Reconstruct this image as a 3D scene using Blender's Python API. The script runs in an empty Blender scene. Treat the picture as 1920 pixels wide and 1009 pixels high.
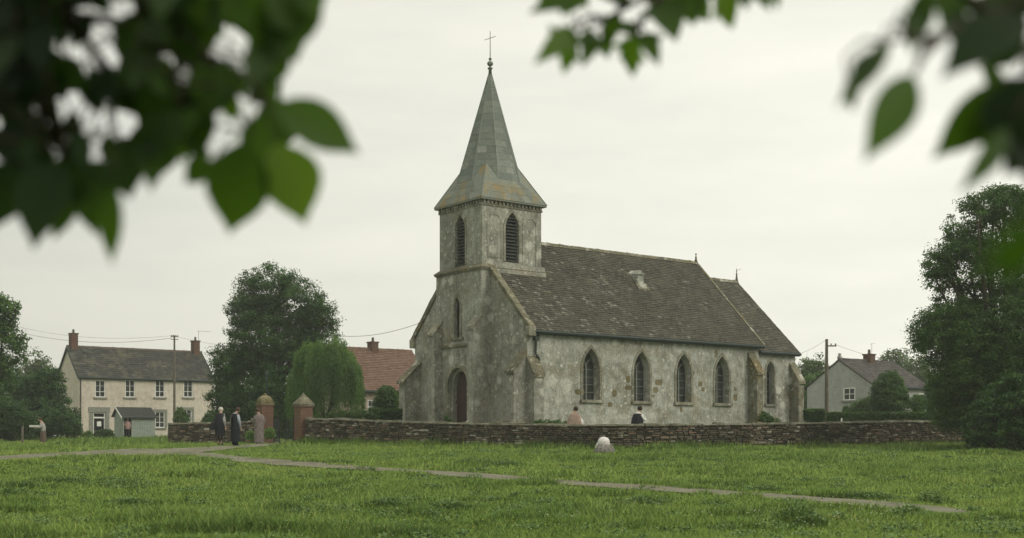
import bpy, bmesh, math, random
import numpy as np
from mathutils import Vector, Matrix, noise
from mathutils.geometry import tessellate_polygon
rng = np.random.default_rng(7)
random.seed(7)
HAZE = .0007; F = 2313.0; EYE = 1.6; HOR = 825.0
PI = math.pi
scene = bpy.context.scene
COL = scene.collection

# ------------------------------------------------------------------ ground
def vnoise(x, y, s, seed=0):
    x = np.asarray(x, float) / s + 1000.3 + seed * 17.7; y = np.asarray(y, float) / s + 1000.7 + seed * 9.1
    xi = np.floor(x).astype(np.int64); yi = np.floor(y).astype(np.int64)
    fx = x - xi; fy = y - yi
    fx = fx * fx * (3 - 2 * fx); fy = fy * fy * (3 - 2 * fy)
    def h(a, b):
        n = (a * 374761393 + b * 668265263 + seed * 1442695) & 0x7fffffff
        n = ((n ^ (n >> 13)) * 1274126177) & 0x7fffffff
        return ((n ^ (n >> 16)) & 0xffff) / 65535.0
    return (h(xi, yi) * (1 - fx) + h(xi + 1, yi) * fx) * (1 - fy) + (h(xi, yi + 1) * (1 - fx) + h(xi + 1, yi + 1) * fx) * fy
_Y = [-200, 6, 12, 17, 24, 32, 40, 45, 48, 52, 65, 80, 100, 140, 2000]
_Z = [0, 0, .01, .09, .35, .68, 1.00, 1.18, 1.25, 1.30, 1.34, 1.52, 1.82, 2.0, 2.2]
def gz(X, Y):
    X = np.asarray(X, float); Y = np.asarray(Y, float)
    z = (np.interp(Y - 1, _Y, _Z) + np.interp(Y, _Y, _Z) + np.interp(Y + 1, _Y, _Z)) / 3
    z = z + .27 * np.exp(-((X + 6.5) ** 2 / 26 + (Y - 55.5) ** 2 / 12))
    z = z + .12 * np.exp(-((X - 19) ** 2 / 40 + (Y - 54) ** 2 / 16))
    a = np.clip((Y - 8) / 8, 0, 1) * np.clip((60 - Y) / 12, 0.15, 1)
    z = z + a * (.13 * (vnoise(X, Y, 4.5, 1) - .5) + .09 * (vnoise(X, Y, 1.7, 2) - .5) + .05 * (vnoise(X, Y, .8, 3) - .5))
    return z
def gzf(X, Y): return float(gz(X, Y))
def PX(px, Y): return (px - 960) * Y / F
def P(px, py, Y): return Vector((PX(px, Y), Y, EYE + (HOR - py) * Y / F))
def hit(px, py):
    Ys = np.arange(12, 110, .05); Xs = (px - 960) * Ys / F
    zr = EYE + (HOR - py) * Ys / F
    d = zr - gz(Xs, Ys)
    k = np.argmax(d <= 0)
    if d[k] > 0: k = len(Ys) - 1
    return float(Xs[k]), float(Ys[k])

# ------------------------------------------------------------------ helpers
def tag(o, label=None, cat=None, group=None, kind=None):
    if label: o['label'] = label
    if cat: o['category'] = cat
    if group: o['group'] = group
    if kind: o['kind'] = kind
    return o
def empty(name, loc, rz=0, label=None, cat=None, group=None, parent=None):
    o = bpy.data.objects.new(name, None); COL.objects.link(o)
    o.location = loc; o.rotation_euler = (0, 0, rz); o.empty_display_size = .2
    if parent: o.parent = parent
    return tag(o, label, cat, group)
def link(name, me, mat, parent=None):
    o = bpy.data.objects.new(name, me); COL.objects.link(o)
    if parent: o.parent = parent
    if mat: me.materials.append(mat)
    return o
def copy_tree(o, parent=None):
    c = o.copy(); COL.objects.link(c); c.parent = parent
    for ch in [q for q in bpy.data.objects if q.parent == o]: copy_tree(ch, c)
    return c
def metric_uv(me):
    uv = me.uv_layers.new(name='UVMap')
    for p in me.polygons:
        n = p.normal
        if abs(n.z) > .8:
            t = Vector((1, 0, 0)); b = Vector((0, 1, 0))
        else:
            t = Vector((0, 0, 1)).cross(n).normalized(); b = n.cross(t)
        for li in p.loop_indices:
            co = me.vertices[me.loops[li].vertex_index].co
            uv.data[li].uv = (co.dot(t), co.dot(b))
class MB:
    def __init__(s): s.v = []; s.f = []; s.r = []
    def add(s, vs, fs, r=None):
        n = len(s.v); s.v += [tuple(x) for x in vs]
        rr = random.random() if r is None else r
        for f in fs: s.f.append([n + i for i in f]); s.r.append(rr)
    def box(s, x0, x1, y0, y1, z0, z1, r=None):
        s.add([(x0,y0,z0),(x1,y0,z0),(x1,y1,z0),(x0,y1,z0),(x0,y0,z1),(x1,y0,z1),(x1,y1,z1),(x0,y1,z1)],
              [(3,2,1,0),(4,5,6,7),(0,1,5,4),(1,2,6,5),(2,3,7,6),(3,0,4,7)], r)
    def hexa(s, lo, hi, r=None):   # two quads of 4 points each
        s.add(list(lo) + list(hi), [(3,2,1,0),(4,5,6,7),(0,1,5,4),(1,2,6,5),(2,3,7,6),(3,0,4,7)], r)
    def tube(s, pts, rad, seg=6, r=None, cap=True):
        pts = [Vector(p) for p in pts]
        if not hasattr(rad, '__len__'): rad = [rad] * len(pts)
        vs = []; fs = []
        for i, p in enumerate(pts):
            d = (pts[min(i + 1, len(pts) - 1)] - pts[max(i - 1, 0)]).normalized()
            a = d.orthogonal().normalized() if abs(d.z) > .95 else d.cross(Vector((0, 0, 1))).normalized()
            if abs(d.z) > .95: a = (Vector((1, 0, 0)) - d * d.x).normalized()
            b = d.cross(a)
            for k in range(seg):
                t = 2 * PI * k / seg
                vs.append(p + (a * math.cos(t) + b * math.sin(t)) * rad[i])
        for i in range(len(pts) - 1):
            for k in range(seg):
                k2 = (k + 1) % seg
                fs.append((i * seg + k, i * seg + k2, (i + 1) * seg + k2, (i + 1) * seg + k))
        if cap:
            fs.append(tuple(range(seg))[::-1]); fs.append(tuple((len(pts) - 1) * seg + k for k in range(seg)))
        s.add(vs, fs, r)
    def loft(s, rings, seg=12, r=None, cap=True):   # ring: (x,y,z,rx,ry)
        vs = []; fs = []
        for (x, y, z, rx, ry) in rings:
            for k in range(seg):
                t = 2 * PI * k / seg
                vs.append((x + rx * math.cos(t), y + ry * math.sin(t), z))
        for i in range(len(rings) - 1):
            for k in range(seg):
                k2 = (k + 1) % seg
                fs.append((i * seg + k, i * seg + k2, (i + 1) * seg + k2, (i + 1) * seg + k))
        if cap:
            fs.append(tuple(range(seg))[::-1]); fs.append(tuple((len(rings) - 1) * seg + k for k in range(seg)))
        s.add(vs, fs, r)
    def ball(s, c, rx, ry=None, rz=None, seg=10, rings=7, r=None):
        ry = ry or rx; rz = rz or rx
        rr = []
        for i in range(rings + 1):
            t = -PI / 2 + PI * (i + .02) / (rings + .04)
            rr.append((c[0], c[1], c[2] + rz * math.sin(t), max(rx * math.cos(t), .001), max(ry * math.cos(t), .001)))
        s.loft(rr, seg, r)
    def build(s, name, mat, parent=None, smooth=False, uv=False):
        me = bpy.data.meshes.new(name); me.from_pydata(s.v, [], s.f); 
        a = me.attributes.new('var', 'FLOAT', 'FACE'); a.data.foreach_set('value', s.r)
        if smooth: me.polygons.foreach_set('use_smooth', [True] * len(me.polygons))
        if uv: metric_uv(me)
        me.update()
        return link(name, me, mat, parent)
def np_mesh(name, verts, k, mat, var=None, parent=None, smooth=False):
    verts = np.ascontiguousarray(verts, dtype=np.float32).reshape(-1, 3); nv = len(verts); nf = nv // k
    me = bpy.data.meshes.new(name)
    me.vertices.add(nv); me.vertices.foreach_set('co', verts.ravel())
    me.loops.add(nv); me.loops.foreach_set('vertex_index', np.arange(nv, dtype=np.int32))
    me.polygons.add(nf); me.polygons.foreach_set('loop_start', np.arange(0, nv, k, dtype=np.int32))
    me.update(calc_edges=True)
    if var is not None:
        a = me.attributes.new('var', 'FLOAT', 'FACE'); a.data.foreach_set('value', np.ascontiguousarray(var, dtype=np.float32))
    return link(name, me, mat, parent)

# ------------------------------------------------------------------ materials
class NT:
    def __init__(s, name, rough=.9, spec=.2):
        s.m = bpy.data.materials.new(name); s.m.use_nodes = True; s.t = s.m.node_tree; s.n = s.t.nodes
        s.b = s.n['Principled BSDF']; s.b.inputs['Roughness'].default_value = rough
        s.b.inputs['Specular IOR Level'].default_value = spec
        s.out = s.n['Material Output']; s._c = {}
    def new(s, t, **kw):
        n = s.n.new(t)
        for k, v in kw.items(): setattr(n, k, v)
        return n
    def l(s, a, b): s.t.links.new(a, b)
    def val(s, inp, v):
        if isinstance(v, (int, float)): inp.default_value = v
        elif isinstance(v, (tuple, list)): inp.default_value = (*v, 1) if len(v) == 3 and inp.type == 'RGBA' else v
        else: s.l(v, inp)
    def co(s, kind='Object', scale=(1, 1, 1)):
        key = (kind, scale)
        if key in s._c: return s._c[key]
        if kind == 'World': o = s.new('ShaderNodeNewGeometry').outputs['Position']
        else: o = s.new('ShaderNodeTexCoord').outputs[kind]
        if scale != (1, 1, 1):
            m = s.new('ShaderNodeMapping'); s.l(o, m.inputs['Vector']); m.inputs['Scale'].default_value = scale; o = m.outputs[0]
        s._c[key] = o; return o
    def noise(s, scale, detail=4, vec=None, rough=.6, dist=0):
        n = s.new('ShaderNodeTexNoise'); n.inputs['Scale'].default_value = scale; n.inputs['Detail'].default_value = detail
        n.inputs['Roughness'].default_value = rough; n.inputs['Distortion'].default_value = dist
        s.l(vec or s.co(), n.inputs['Vector']); return n.outputs['Fac']
    def vor(s, scale, vec=None, feature='F1', rnd=1):
        n = s.new('ShaderNodeTexVoronoi', feature=feature); n.inputs['Scale'].default_value = scale; n.inputs['Randomness'].default_value = rnd
        s.l(vec or s.co(), n.inputs['Vector']); return n
    def ramp(s, fac, stops, interp='LINEAR'):
        n = s.new('ShaderNodeValToRGB'); cr = n.color_ramp; cr.interpolation = interp
        while len(cr.elements) < len(stops): cr.elements.new(.5)
        for e, (p, c) in zip(cr.elements, stops):
            e.position = p; e.color = (c, c, c, 1) if isinstance(c, (int, float)) else (*c, 1)
        s.l(fac, n.inputs['Fac']); return n.outputs['Color']
    def mix(s, fac, a, b, mode='MIX'):
        n = s.new('ShaderNodeMix', data_type='RGBA', blend_type=mode)
        s.val(n.inputs[0], fac); s.val(n.inputs[6], a); s.val(n.inputs[7], b); return n.outputs[2]
    def math(s, op, a, b=0, c=None):
        n = s.new('ShaderNodeMath', operation=op); s.val(n.inputs[0], a); s.val(n.inputs[1], b)
        if c is not None: s.val(n.inputs[2], c)
        return n.outputs[0]
    def attr(s, name='var'): return s.new('ShaderNodeAttribute', attribute_name=name).outputs['Fac']
    def bump(s, h, strength=.5, dist=.02):
        n = s.new('ShaderNodeBump'); n.inputs['Strength'].default_value = strength; n.inputs['Distance'].default_value = dist
        s.l(h, n.inputs['Height']); s.l(n.outputs[0], s.b.inputs['Normal']); return n
    def color(s, c): s.val(s.b.inputs['Base Color'], c); return s

def plain(name, c, rough=.8, var=.25, scale=6, spec=.2, metal=0):
    m = NT(name, rough, spec); n = m.noise(scale, 5)
    lo = tuple(x * (1 - var) for x in c); hi = tuple(min(1, x * (1 + var)) for x in c)
    m.color(m.ramp(n, [(.3, lo), (.7, hi)])); m.b.inputs['Metallic'].default_value = metal; m.bump(n, .3, .01)
    return m.m
def stone(name, dark, mid, light, lich=.5, ochre=.5, streak=.5, patch=.0):
    m = NT(name, .95, .1)
    o = m.co()
    big = m.noise(.45, 5, rough=.62); med = m.noise(2.3, 6, rough=.7); fine = m.noise(16, 5, rough=.7)
    c = m.ramp(m.math('MULTIPLY_ADD', med, .55, m.math('MULTIPLY', big, .5)), [(.42, dark), (.53, mid), (.63, light)])
    # streaks running down
    sv = m.co('Object', (2.6, 2.6, .5)); st = m.noise(1.6, 6, sv, .7)
    c = m.mix(m.ramp(st, [(.42, streak), (.6, 0)]), c, tuple(x * .55 for x in mid))
    c = m.mix(m.ramp(m.noise(1.6, 6, m.co('Object', (3.0, 3.0, 1.1)), .75), [(.56, 0), (.72, .45 * lich)]), c, tuple(min(1, x * 1.35) for x in light))
    fv = m.noise(1.6, 5, m.co('Object', (9, 9, .7)), .7)
    c = m.mix(m.ramp(fv, [(.52, 0), (.66, .42)]), c, tuple(x * .42 for x in mid)); c = m.mix(m.ramp(fv, [(.3, .35 * lich), (.44, 0)]), c, tuple(min(1, x * 1.3) for x in light))
    # ochre growth
    oc = m.math('MULTIPLY', m.ramp(m.noise(.8, 6, rough=.7, dist=.4), [(.52, 0), (.66, 1)]), ochre)
    c = m.mix(oc, c, (.17, .125, .045))
    # dark damp spots
    c = m.mix(m.ramp(m.noise(5, 6, rough=.75), [(.54, 0), (.68, .6)]), c, tuple(x * .5 for x in dark))
    # pale lichen blots with soft edges
    w = m.new('ShaderNodeVectorMath', operation='ADD'); nn = m.new('ShaderNodeTexNoise'); nn.inputs['Scale'].default_value = 5
    m.l(o, nn.inputs['Vector']); sc = m.new('ShaderNodeVectorMath', operation='SCALE'); m.l(nn.outputs['Color'], sc.inputs[0]); sc.inputs['Scale'].default_value = .22
    m.l(o, w.inputs[0]); m.l(sc.outputs[0], w.inputs[1])
    for s_, thr, a in ((1.3, .34, .7), (3.6, .30, .7), (9, .34, .5)):
        v = m.vor(s_, w.outputs[0]); sel = m.ramp(v.outputs['Color'], [(.45, 0), (.5, 1)])
        d = m.ramp(v.outputs['Distance'], [(thr * .6, 1), (thr, 0)])
        f = m.math('MULTIPLY', m.math('MULTIPLY', sel, d), a * lich)
        f = m.math('MULTIPLY', f, m.ramp(m.noise(.7, 3), [(.36, .25), (.52, 1)]))
        c = m.mix(f, c, (.56, .55, .48))
    c = m.mix(.5, c, m.ramp(fine, [(.3, .35), (.7, .8)]), 'OVERLAY')
    m.color(c)
    h = m.math('ADD', m.math('MULTIPLY', med, 1.5), fine)
    m.bump(h, .55, .035)
    return m.m
def slate(name, stops, moss=.4, rough=.8, moss_c=(.10, .085, .025), thr=.55, lo=1.0):
    m = NT(name, rough, .15)
    v = m.attr(); c = m.ramp(v, stops); c = m.mix(.3, c, stops[len(stops) // 2][1]) if name == 'church_slate' else c
    c = m.mix(m.ramp(m.noise(9, 6, rough=.7), [(.35, 0), (.7, .6)]), c, tuple(x * .5 for x in stops[0][1]))
    c = m.mix(m.ramp(m.noise(1.1, 7, rough=.75), [(thr, 0), (thr + .14, moss)]), c, moss_c)
    c = m.mix(m.ramp(m.noise(13, 4, rough=.6), [(.64, 0), (.72, .5)]), c, (.33, .32, .26))
    m.color(c); m.bump(m.noise(14, 5), .5, .02); return m.m
def bricks(name, c1, c2, mortar, scale=1, w=.22, h=.075, rough=.9):
    m = NT(name, rough, .1)
    t = m.new('ShaderNodeTexBrick'); t.inputs['Scale'].default_value = scale; t.inputs['Brick Width'].default_value = w
    t.inputs['Row Height'].default_value = h; t.inputs['Mortar Size'].default_value = .006
    for k, c in (('Color1', c1), ('Color2', c2), ('Mortar', mortar)): t.inputs[k].default_value = (*c, 1)
    m.l(m.co('UV'), t.inputs['Vector'])
    c = m.mix(m.ramp(m.noise(1.5, 6, rough=.7), [(.45, 0), (.7, .65)]), t.outputs['Color'], (.13, .125, .08))
    c = m.mix(m.ramp(m.noise(18, 4), [(.3, .5), (.7, 0)]), c, tuple(x * .5 for x in c1))
    m.color(c); m.bump(t.outputs['Fac'], -.4, .01); return m.m
def leafy(name, stops, trans=.35, rough=.55, tr_c=None, up=0.0, big=True):
    m = NT(name, rough, .25)
    c = m.ramp(m.attr(), stops)
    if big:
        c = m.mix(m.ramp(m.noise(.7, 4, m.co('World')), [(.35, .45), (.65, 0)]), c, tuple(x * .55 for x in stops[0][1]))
    m.color(c)
    tr = m.new('ShaderNodeBsdfTranslucent'); mx = m.new('ShaderNodeMixShader'); mx.inputs[0].default_value = trans
    m.l(m.mix(1.0, c, tr_c or (1.25, 1.35, .55), 'MULTIPLY'), tr.inputs['Color'])
    if up:
        g = m.new('ShaderNodeNewGeometry'); a = m.new('ShaderNodeVectorMath', operation='SCALE'); a.inputs['Scale'].default_value = 1 - up
        m.l(g.outputs['Normal'], a.inputs[0]); b = m.new('ShaderNodeVectorMath', operation='ADD'); m.l(a.outputs[0], b.inputs[0]); b.inputs[1].default_value = (0, 0, up * 1.2)
        n = m.new('ShaderNodeVectorMath', operation='NORMALIZE'); m.l(b.outputs[0], n.inputs[0])
        m.l(n.outputs[0], m.b.inputs['Normal']); m.l(n.outputs[0], tr.inputs['Normal'])
    m.l(m.b.outputs[0], mx.inputs[1]); m.l(tr.outputs[0], mx.inputs[2]); m.l(mx.outputs[0], m.out.inputs['Surface'])
    return m.m

M = {}
M['front'] = stone('facade_stone', (.165, .165, .137), (.265, .265, .222), (.365, .365, .315), .8, .28, .35)
M['side'] = stone('side_render', (.20, .20, .165), (.335, .34, .295), (.50, .505, .455), 1.1, .5, .3)
M['trim'] = stone('dressed_stone', (.12, .118, .09), (.21, .205, .155), (.31, .30, .235), .7, .3, .3)
M['moss'] = stone('mossy_coping', (.09, .088, .06), (.16, .15, .10), (.24, .225, .16), .7, .7, .3)
M['damp'] = stone('damp_stone', (.085, .09, .06), (.15, .15, .105), (.24, .235, .175), .6, .8, .3)
M['lime'] = stone('old_limewash', (.30, .30, .25), (.44, .44, .38), (.56, .555, .49), .6, .1, .2)
M['ashlar'] = stone('bare_ashlar', (.11, .095, .05), (.18, .155, .085), (.25, .225, .14), .2, .5, .3)
M['slate'] = slate('church_slate', [(0, (.042, .039, .029)), (.5, (.078, .073, .056)), (.86, (.108, .101, .078)), (.95, (.12, .112, .09)), (1, (.34, .33, .28))], .45, .85, (.125, .123, .08), .46)
M['spire'] = slate('spire_slate', [(0, (.14, .165, .14)), (.5, (.18, .208, .175)), (.9, (.22, .245, .205)), (1, (.30, .31, .265))], .25, .7, (.13, .125, .06), .56)
M['spire_lichen'] = slate('spire_skirt', [(0, (.17, .19, .16)), (.5, (.21, .23, .19)), (1, (.27, .285, .235))], .75, .75, (.28, .185, .045), .485)
M['house_slate'] = slate('house_slate', [(0, (.033, .036, .032)), (.6, (.05, .051, .045)), (.94, (.065, .064, .055)), (1, (.13, .125, .10))], .7, .8, (.12, .108, .07), .48)
M['red_tile'] = slate('red_tile', [(0, (.15, .092, .066)), (.5, (.19, .116, .084)), (1, (.225, .145, .108))], .5, .9, (.10, .06, .04), .55)
M['brown_slate'] = slate('brown_slate', [(0, (.055, .050, .047)), (.5, (.085, .076, .07)), (1, (.12, .11, .10))], .3, .85, (.085, .08, .05), .55)
M['brick'] = bricks('red_brick', (.14, .065, .045), (.20, .098, .066), (.21, .19, .15))
M['brick_dark'] = bricks('chimney_brick', (.12, .06, .042), (.16, .08, .055), (.13, .11, .09))
M['cream'] = stone('cream_render', (.46, .405, .335), (.57, .505, .425), (.63, .565, .485), .1, .05, .16)
M['grey_render'] = stone('grey_render', (.30, .305, .29), (.35, .355, .34), (.39, .395, .375), .05, .0, .08)
M['pinkstone'] = stone('pink_stone', (.22, .17, .13), (.33, .27, .21), (.42, .36, .29), .3, .2, .3)
M['surround'] = plain('grey_surround', (.22, .225, .19), .8)
M['white'] = plain('white_paint', (.72, .72, .68), .5, .08)
M['iron'] = plain('dark_iron', (.018, .022, .02), .5, .3, 20, .4)
M['gutter'] = plain('green_gutter', (.03, .045, .038), .5, .3)
M['louvre'] = plain('louvre_wood', (.055, .06, .052), .8, .4)
M['dark'] = plain('dark_void', (.012, .012, .011), .9)
M['door'] = plain('door_wood', (.052, .028, .024), .6, .4, 12)
M['bark'] = plain('bark', (.055, .045, .032), .95, .5, 5)
M['pole'] = plain('pole_wood', (.13, .115, .085), .9, .3, 4)
M['shed'] = plain('shed_boards', (.27, .31, .27), .8, .15, 5)
M['shed_in'] = plain('shed_inside', (.05, .04, .035), .9)
M['felt'] = plain('roof_felt', (.035, .038, .034), .9, .3)
g = NT('window_glass', .12, .5); g.color(g.ramp(g.noise(2.5, 3), [(.3, (.012, .015, .014)), (.7, (.05, .06, .055))])); g.bump(g.noise(3, 2), .25, .02); M['glass'] = g.m
g = NT('leaded_glass', .3, .4)
t = g.new('ShaderNodeTexBrick'); t.offset = 0; t.inputs['Scale'].default_value = 1; t.inputs['Brick Width'].default_value = .13; t.inputs['Row Height'].default_value = .17; t.inputs['Mortar Size'].default_value = .008
t.inputs['Color1'].default_value = (.022, .03, .026, 1); t.inputs['Color2'].default_value = (.055, .068, .06, 1); t.inputs['Mortar'].default_value = (.02, .02, .018, 1)
g.l(g.co('UV'), t.inputs['Vector']); g.color(t.outputs['Color']); M['lead'] = g.m
# boundary wall stones
g = NT('rubble_stone', .95, .1)
c = g.ramp(g.attr(), [(0, (.05, .046, .034)), (.35, (.115, .10, .075)), (.6, (.18, .155, .115)), (.78, (.235, .15, .105)), (.88, (.27, .24, .18)), (1, (.42, .40, .33))])
c = g.mix(g.ramp(g.noise(.35, 4), [(.40, .6), (.56, 0)]), c, (.05, .052, .034), 'MIX')
c = g.mix(g.ramp(g.noise(7, 5), [(.5, 0), (.7, .6)]), c, (.05, .055, .03)); g.color(c); g.bump(g.noise(12, 5), .6, .03); M['rubble'] = g.m
M['mortar'] = plain('wall_core', (.045, .042, .032), .95, .4, 8)
g = NT('coping_stone', .95, .1)
c = g.ramp(g.noise(3, 6, rough=.7), [(.3, (.07, .068, .045)), (.55, (.17, .165, .12)), (.72, (.30, .30, .24))]); g.color(c); g.bump(g.noise(9, 5), .6, .03); M['coping'] = g.m
# ground
g = NT('grass_soil', .95, .05)
w = g.co('World')
c = g.ramp(g.noise(.35, 6, w, .65), [(.32, (.075, .115, .028)), (.52, (.10, .15, .038)), (.7, (.13, .18, .048))])
c = g.mix(g.ramp(g.noise(9, 5, w, .7), [(.3, .5), (.65, 0)]), c, (.05, .08, .02)); g.color(c)
g.bump(g.noise(12, 5, w), .8, .06); M['ground'] = g.m
g = NT('path_gravel', .95, .08)
c = g.ramp(g.noise(1.2, 6, w if False else g.co('World'), .65), [(.35, (.13, .124, .088)), (.55, (.19, .182, .134)), (.75, (.245, .235, .18))])
c = g.mix(g.ramp(g.noise(40, 4, g.co('World'), .7), [(.35, .5), (.6, 0)]), c, (.13, .115, .085))
c = g.mix(g.ramp(g.noise(.9, 6, g.co('World'), .75), [(.54, 0), (.64, .8)]), c, (.08, .11, .035)); g.color(c)
g.bump(g.noise(30, 4, g.co('World')), .5, .02); M['path'] = g.m
M['grass'] = leafy('grass_blades', [(0, (0.075, 0.153, 0.021)), (.35, (0.165, 0.278, 0.042)), (.75, (0.270, 0.389, 0.069)), (.93, (0.328, 0.436, 0.086)), (1, (0.445, 0.460, 0.146))], .3, .7, (1.2, 1.2, .5), .65, False)
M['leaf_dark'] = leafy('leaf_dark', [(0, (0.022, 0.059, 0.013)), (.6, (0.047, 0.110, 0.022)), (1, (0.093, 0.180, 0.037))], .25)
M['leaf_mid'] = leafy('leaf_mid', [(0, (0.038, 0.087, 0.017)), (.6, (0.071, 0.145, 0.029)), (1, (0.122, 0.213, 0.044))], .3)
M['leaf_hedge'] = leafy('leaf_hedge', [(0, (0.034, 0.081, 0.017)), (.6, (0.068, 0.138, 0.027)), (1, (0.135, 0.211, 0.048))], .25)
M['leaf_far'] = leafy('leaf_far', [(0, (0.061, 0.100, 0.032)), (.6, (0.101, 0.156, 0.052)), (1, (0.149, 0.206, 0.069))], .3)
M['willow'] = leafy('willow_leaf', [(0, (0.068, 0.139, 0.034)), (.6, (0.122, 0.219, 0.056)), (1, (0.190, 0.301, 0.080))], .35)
M['weed'] = leafy('weed_leaf', [(0, (0.077, 0.151, 0.039)), (.6, (0.140, 0.233, 0.065)), (1, (0.243, 0.342, 0.104))], .25, .6, (1.1, 1.2, .6), .4, False)
M['fg_leaf'] = leafy('near_leaf', [(0, (.008, .02, .006)), (.6, (.048, .088, .018)), (1, (.12, .17, .035))], .58, .55, (2.5, 2.7, .65), 0, False)
M['twig'] = plain('twig_bark', (.035, .03, .018), .8, .3, 30)
def flower(name, c): return plain(name, c, .7, .1)
M['yellow'] = flower('yellow_petals', (.55, .45, .05)); M['whitef'] = flower('white_petals', (.62, .62, .50))

# ------------------------------------------------------------------ generic architecture
def arch(cx, w, z0, z1, pointed=True, n=8):
    """outline (counter clockwise) of an arched opening in (s,z)"""
    h = w / 2
    if pointed:
        R = w * 1.15; rise = math.sqrt(R * R - (R - h) ** 2)
        rise = min(rise, (z1 - z0) * .8); zs = z1 - rise
        pts = [(cx - h, z0), (cx + h, z0)]
        for i in range(n + 1):
            t = i / n; zz = rise * math.sin(t * PI / 2)
            # circle arc
            x = -(R - h) + math.sqrt(max(R * R - zz * zz, 0)) if abs(rise - math.sqrt(R*R-(R-h)**2)) < 1e-6 else h * math.cos(t * PI / 2)
            pts.append((cx + max(x, 0), zs + zz))
        for i in range(n - 1, -1, -1):
            x, z = pts[2 + i]; pts.append((2 * cx - x, z))
    else:
        zs = z1 - h; pts = [(cx - h, z0), (cx + h, z0)]
        for i in range(n * 2 + 1):
            t = PI * i / (2 * n); pts.append((cx + h * math.cos(t), zs + h * math.sin(t)))
    return pts
def rect(s0, s1, z0, z1): return [(s0, z0), (s1, z0), (s1, z1), (s0, z1)]
class Plane:
    """panel frame: o + s*d (horizontal) ; inward direction = -n"""
    def __init__(s, ox, oy, dx, dy, nx, ny): s.o = Vector((ox, oy, 0)); s.d = Vector((dx, dy, 0)); s.n = Vector((nx, ny, 0))
    def p(s, a, z, off=0): return s.o + s.d * a + s.n * off + Vector((0, 0, z))
def panel(mb, fr, outer, holes=(), depth=.3, off=0):
    loops = [[fr.p(a, z, off) for a, z in outer]] + [[fr.p(a, z, off) for a, z in h] for h in holes]
    flat = [p for l in loops for p in l]
    tris = tessellate_polygon(loops)
    nrm = fr.n; fs = []
    for t in tris:
        a, b, c = (flat[i] for i in t)
        fs.append(t if (b - a).cross(c - a).dot(nrm) > 0 else t[::-1])
    mb.add(flat, fs)
    for h in holes: reveal(mb, fr, h, off, off - depth)
def reveal(mb, fr, h, o0, o1):
    n = len(h); vs = [fr.p(a, z, o0) for a, z in h] + [fr.p(a, z, o1) for a, z in h]
    mb.add(vs, [(i, (i + 1) % n, n + (i + 1) % n, n + i) for i in range(n)])
def flat(mb, fr, outline, off):
    vs = [fr.p(a, z, off) for a, z in outline]; c = sum(vs, Vector()) / len(vs)
    fs = []
    for i in range(len(vs)): fs.append((len(vs), i, (i + 1) % len(vs)))
    a, b, cc = vs[0], vs[1], c
    if (vs[1] - vs[0]).cross(c - vs[0]).dot(fr.n) < 0: pass
    mb.add(vs + [c], fs if (vs[0] - c).cross(vs[1] - c).dot(fr.n) > 0 else [f[::-1] for f in fs])
def ring(mb, fr, inner, outer, o0, o1):
    """moulding: annulus between two outlines with equal count, proud from o0 to o1"""
    n = len(inner)
    vs = [fr.p(a, z, o1) for a, z in inner] + [fr.p(a, z, o1) for a, z in outer] + [fr.p(a, z, o0) for a, z in outer] + [fr.p(a, z, o0) for a, z in inner]
    fs = []
    for i in range(n):
        j = (i + 1) % n
        fs += [(i, j, n + j, n + i), (n + i, n + j, 2 * n + j, 2 * n + i), (j, i, 3 * n + i, 3 * n + j)]
    mb.add(vs, fs)
def fbox(mb, fr, s0, s1, z0, z1, o0, o1, r=None):
    mb.hexa([fr.p(s0, z0, o0), fr.p(s1, z0, o0), fr.p(s1, z0, o1), fr.p(s0, z0, o1)], [fr.p(s0, z1, o0), fr.p(s1, z1, o0), fr.p(s1, z1, o1), fr.p(s0, z1, o1)], r)
def tiles(mb, p00, p10, p11, p01, row, wid, th=.025, jit=.4, white=0, seed=0):
    """overlapping slates on the quad p00-p10 (eave) p01-p11 (ridge)"""
    p00, p10, p11, p01 = map(Vector, (p00, p10, p11, p01)); rd = random.Random(seed + 3)
    H = ((p01 + p11) / 2 - (p00 + p10) / 2).length; nr = max(1, int(H / row))
    nrm = (p10 - p00).cross(p01 - p00).normalized()
    if nrm.z < 0: nrm = -nrm
    for i in range(nr):
        v0 = i / nr; v1 = min(1, (i + 1.25) / nr)
        a0 = p00.lerp(p01, v0); b0 = p10.lerp(p11, v0); a1 = p00.lerp(p01, v1); b1 = p10.lerp(p11, v1)
        W = max((b0 - a0).length, .01); nt = max(1, int(round(W / wid)))
        offs = (i % 2) * .5
        cuts = [0] + [min(max((k + offs + (rd.random() - .5) * jit * .5) / nt, 0), 1) for k in range(1 - (i % 2 > 0) * 0, nt)] + [1]
        cuts = sorted(set(cuts))
        up = (p01 - p00).normalized()
        for u0, u1 in zip(cuts[:-1], cuts[1:]):
            if u1 - u0 < .002: continue
            l0 = th * (1 + jit * (rd.random() - .2)); l1 = .004
            dr = up * (-(rd.random()) * row * .14 * jit)
            q = [a0.lerp(b0, u0) + nrm * l0 + dr, a0.lerp(b0, u1 - .0015) + nrm * l0 * (1 + .3 * (rd.random() - .5)) + dr, a1.lerp(b1, u1 - .0015) + nrm * l1, a1.lerp(b1, u0) + nrm * l1]
            bq = [q[0] - nrm * th, q[1] - nrm * th]
            r = rd.random() ** 1.15
            if white:
                wn = noise.noise(q[0] * .8 + Vector((5.3, 0, 0))) * .5 + .5 - .25 * ((q[0] - p00).length / 9 - .35)
                if rd.random() < white * max(0, wn - .25) * 1.6: r = .96 + .04 * rd.random()
                else: r = min(r, .94)
            mb.add(q + bq, [(0, 1, 2, 3), (4, 5, 1, 0)], r)
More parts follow.
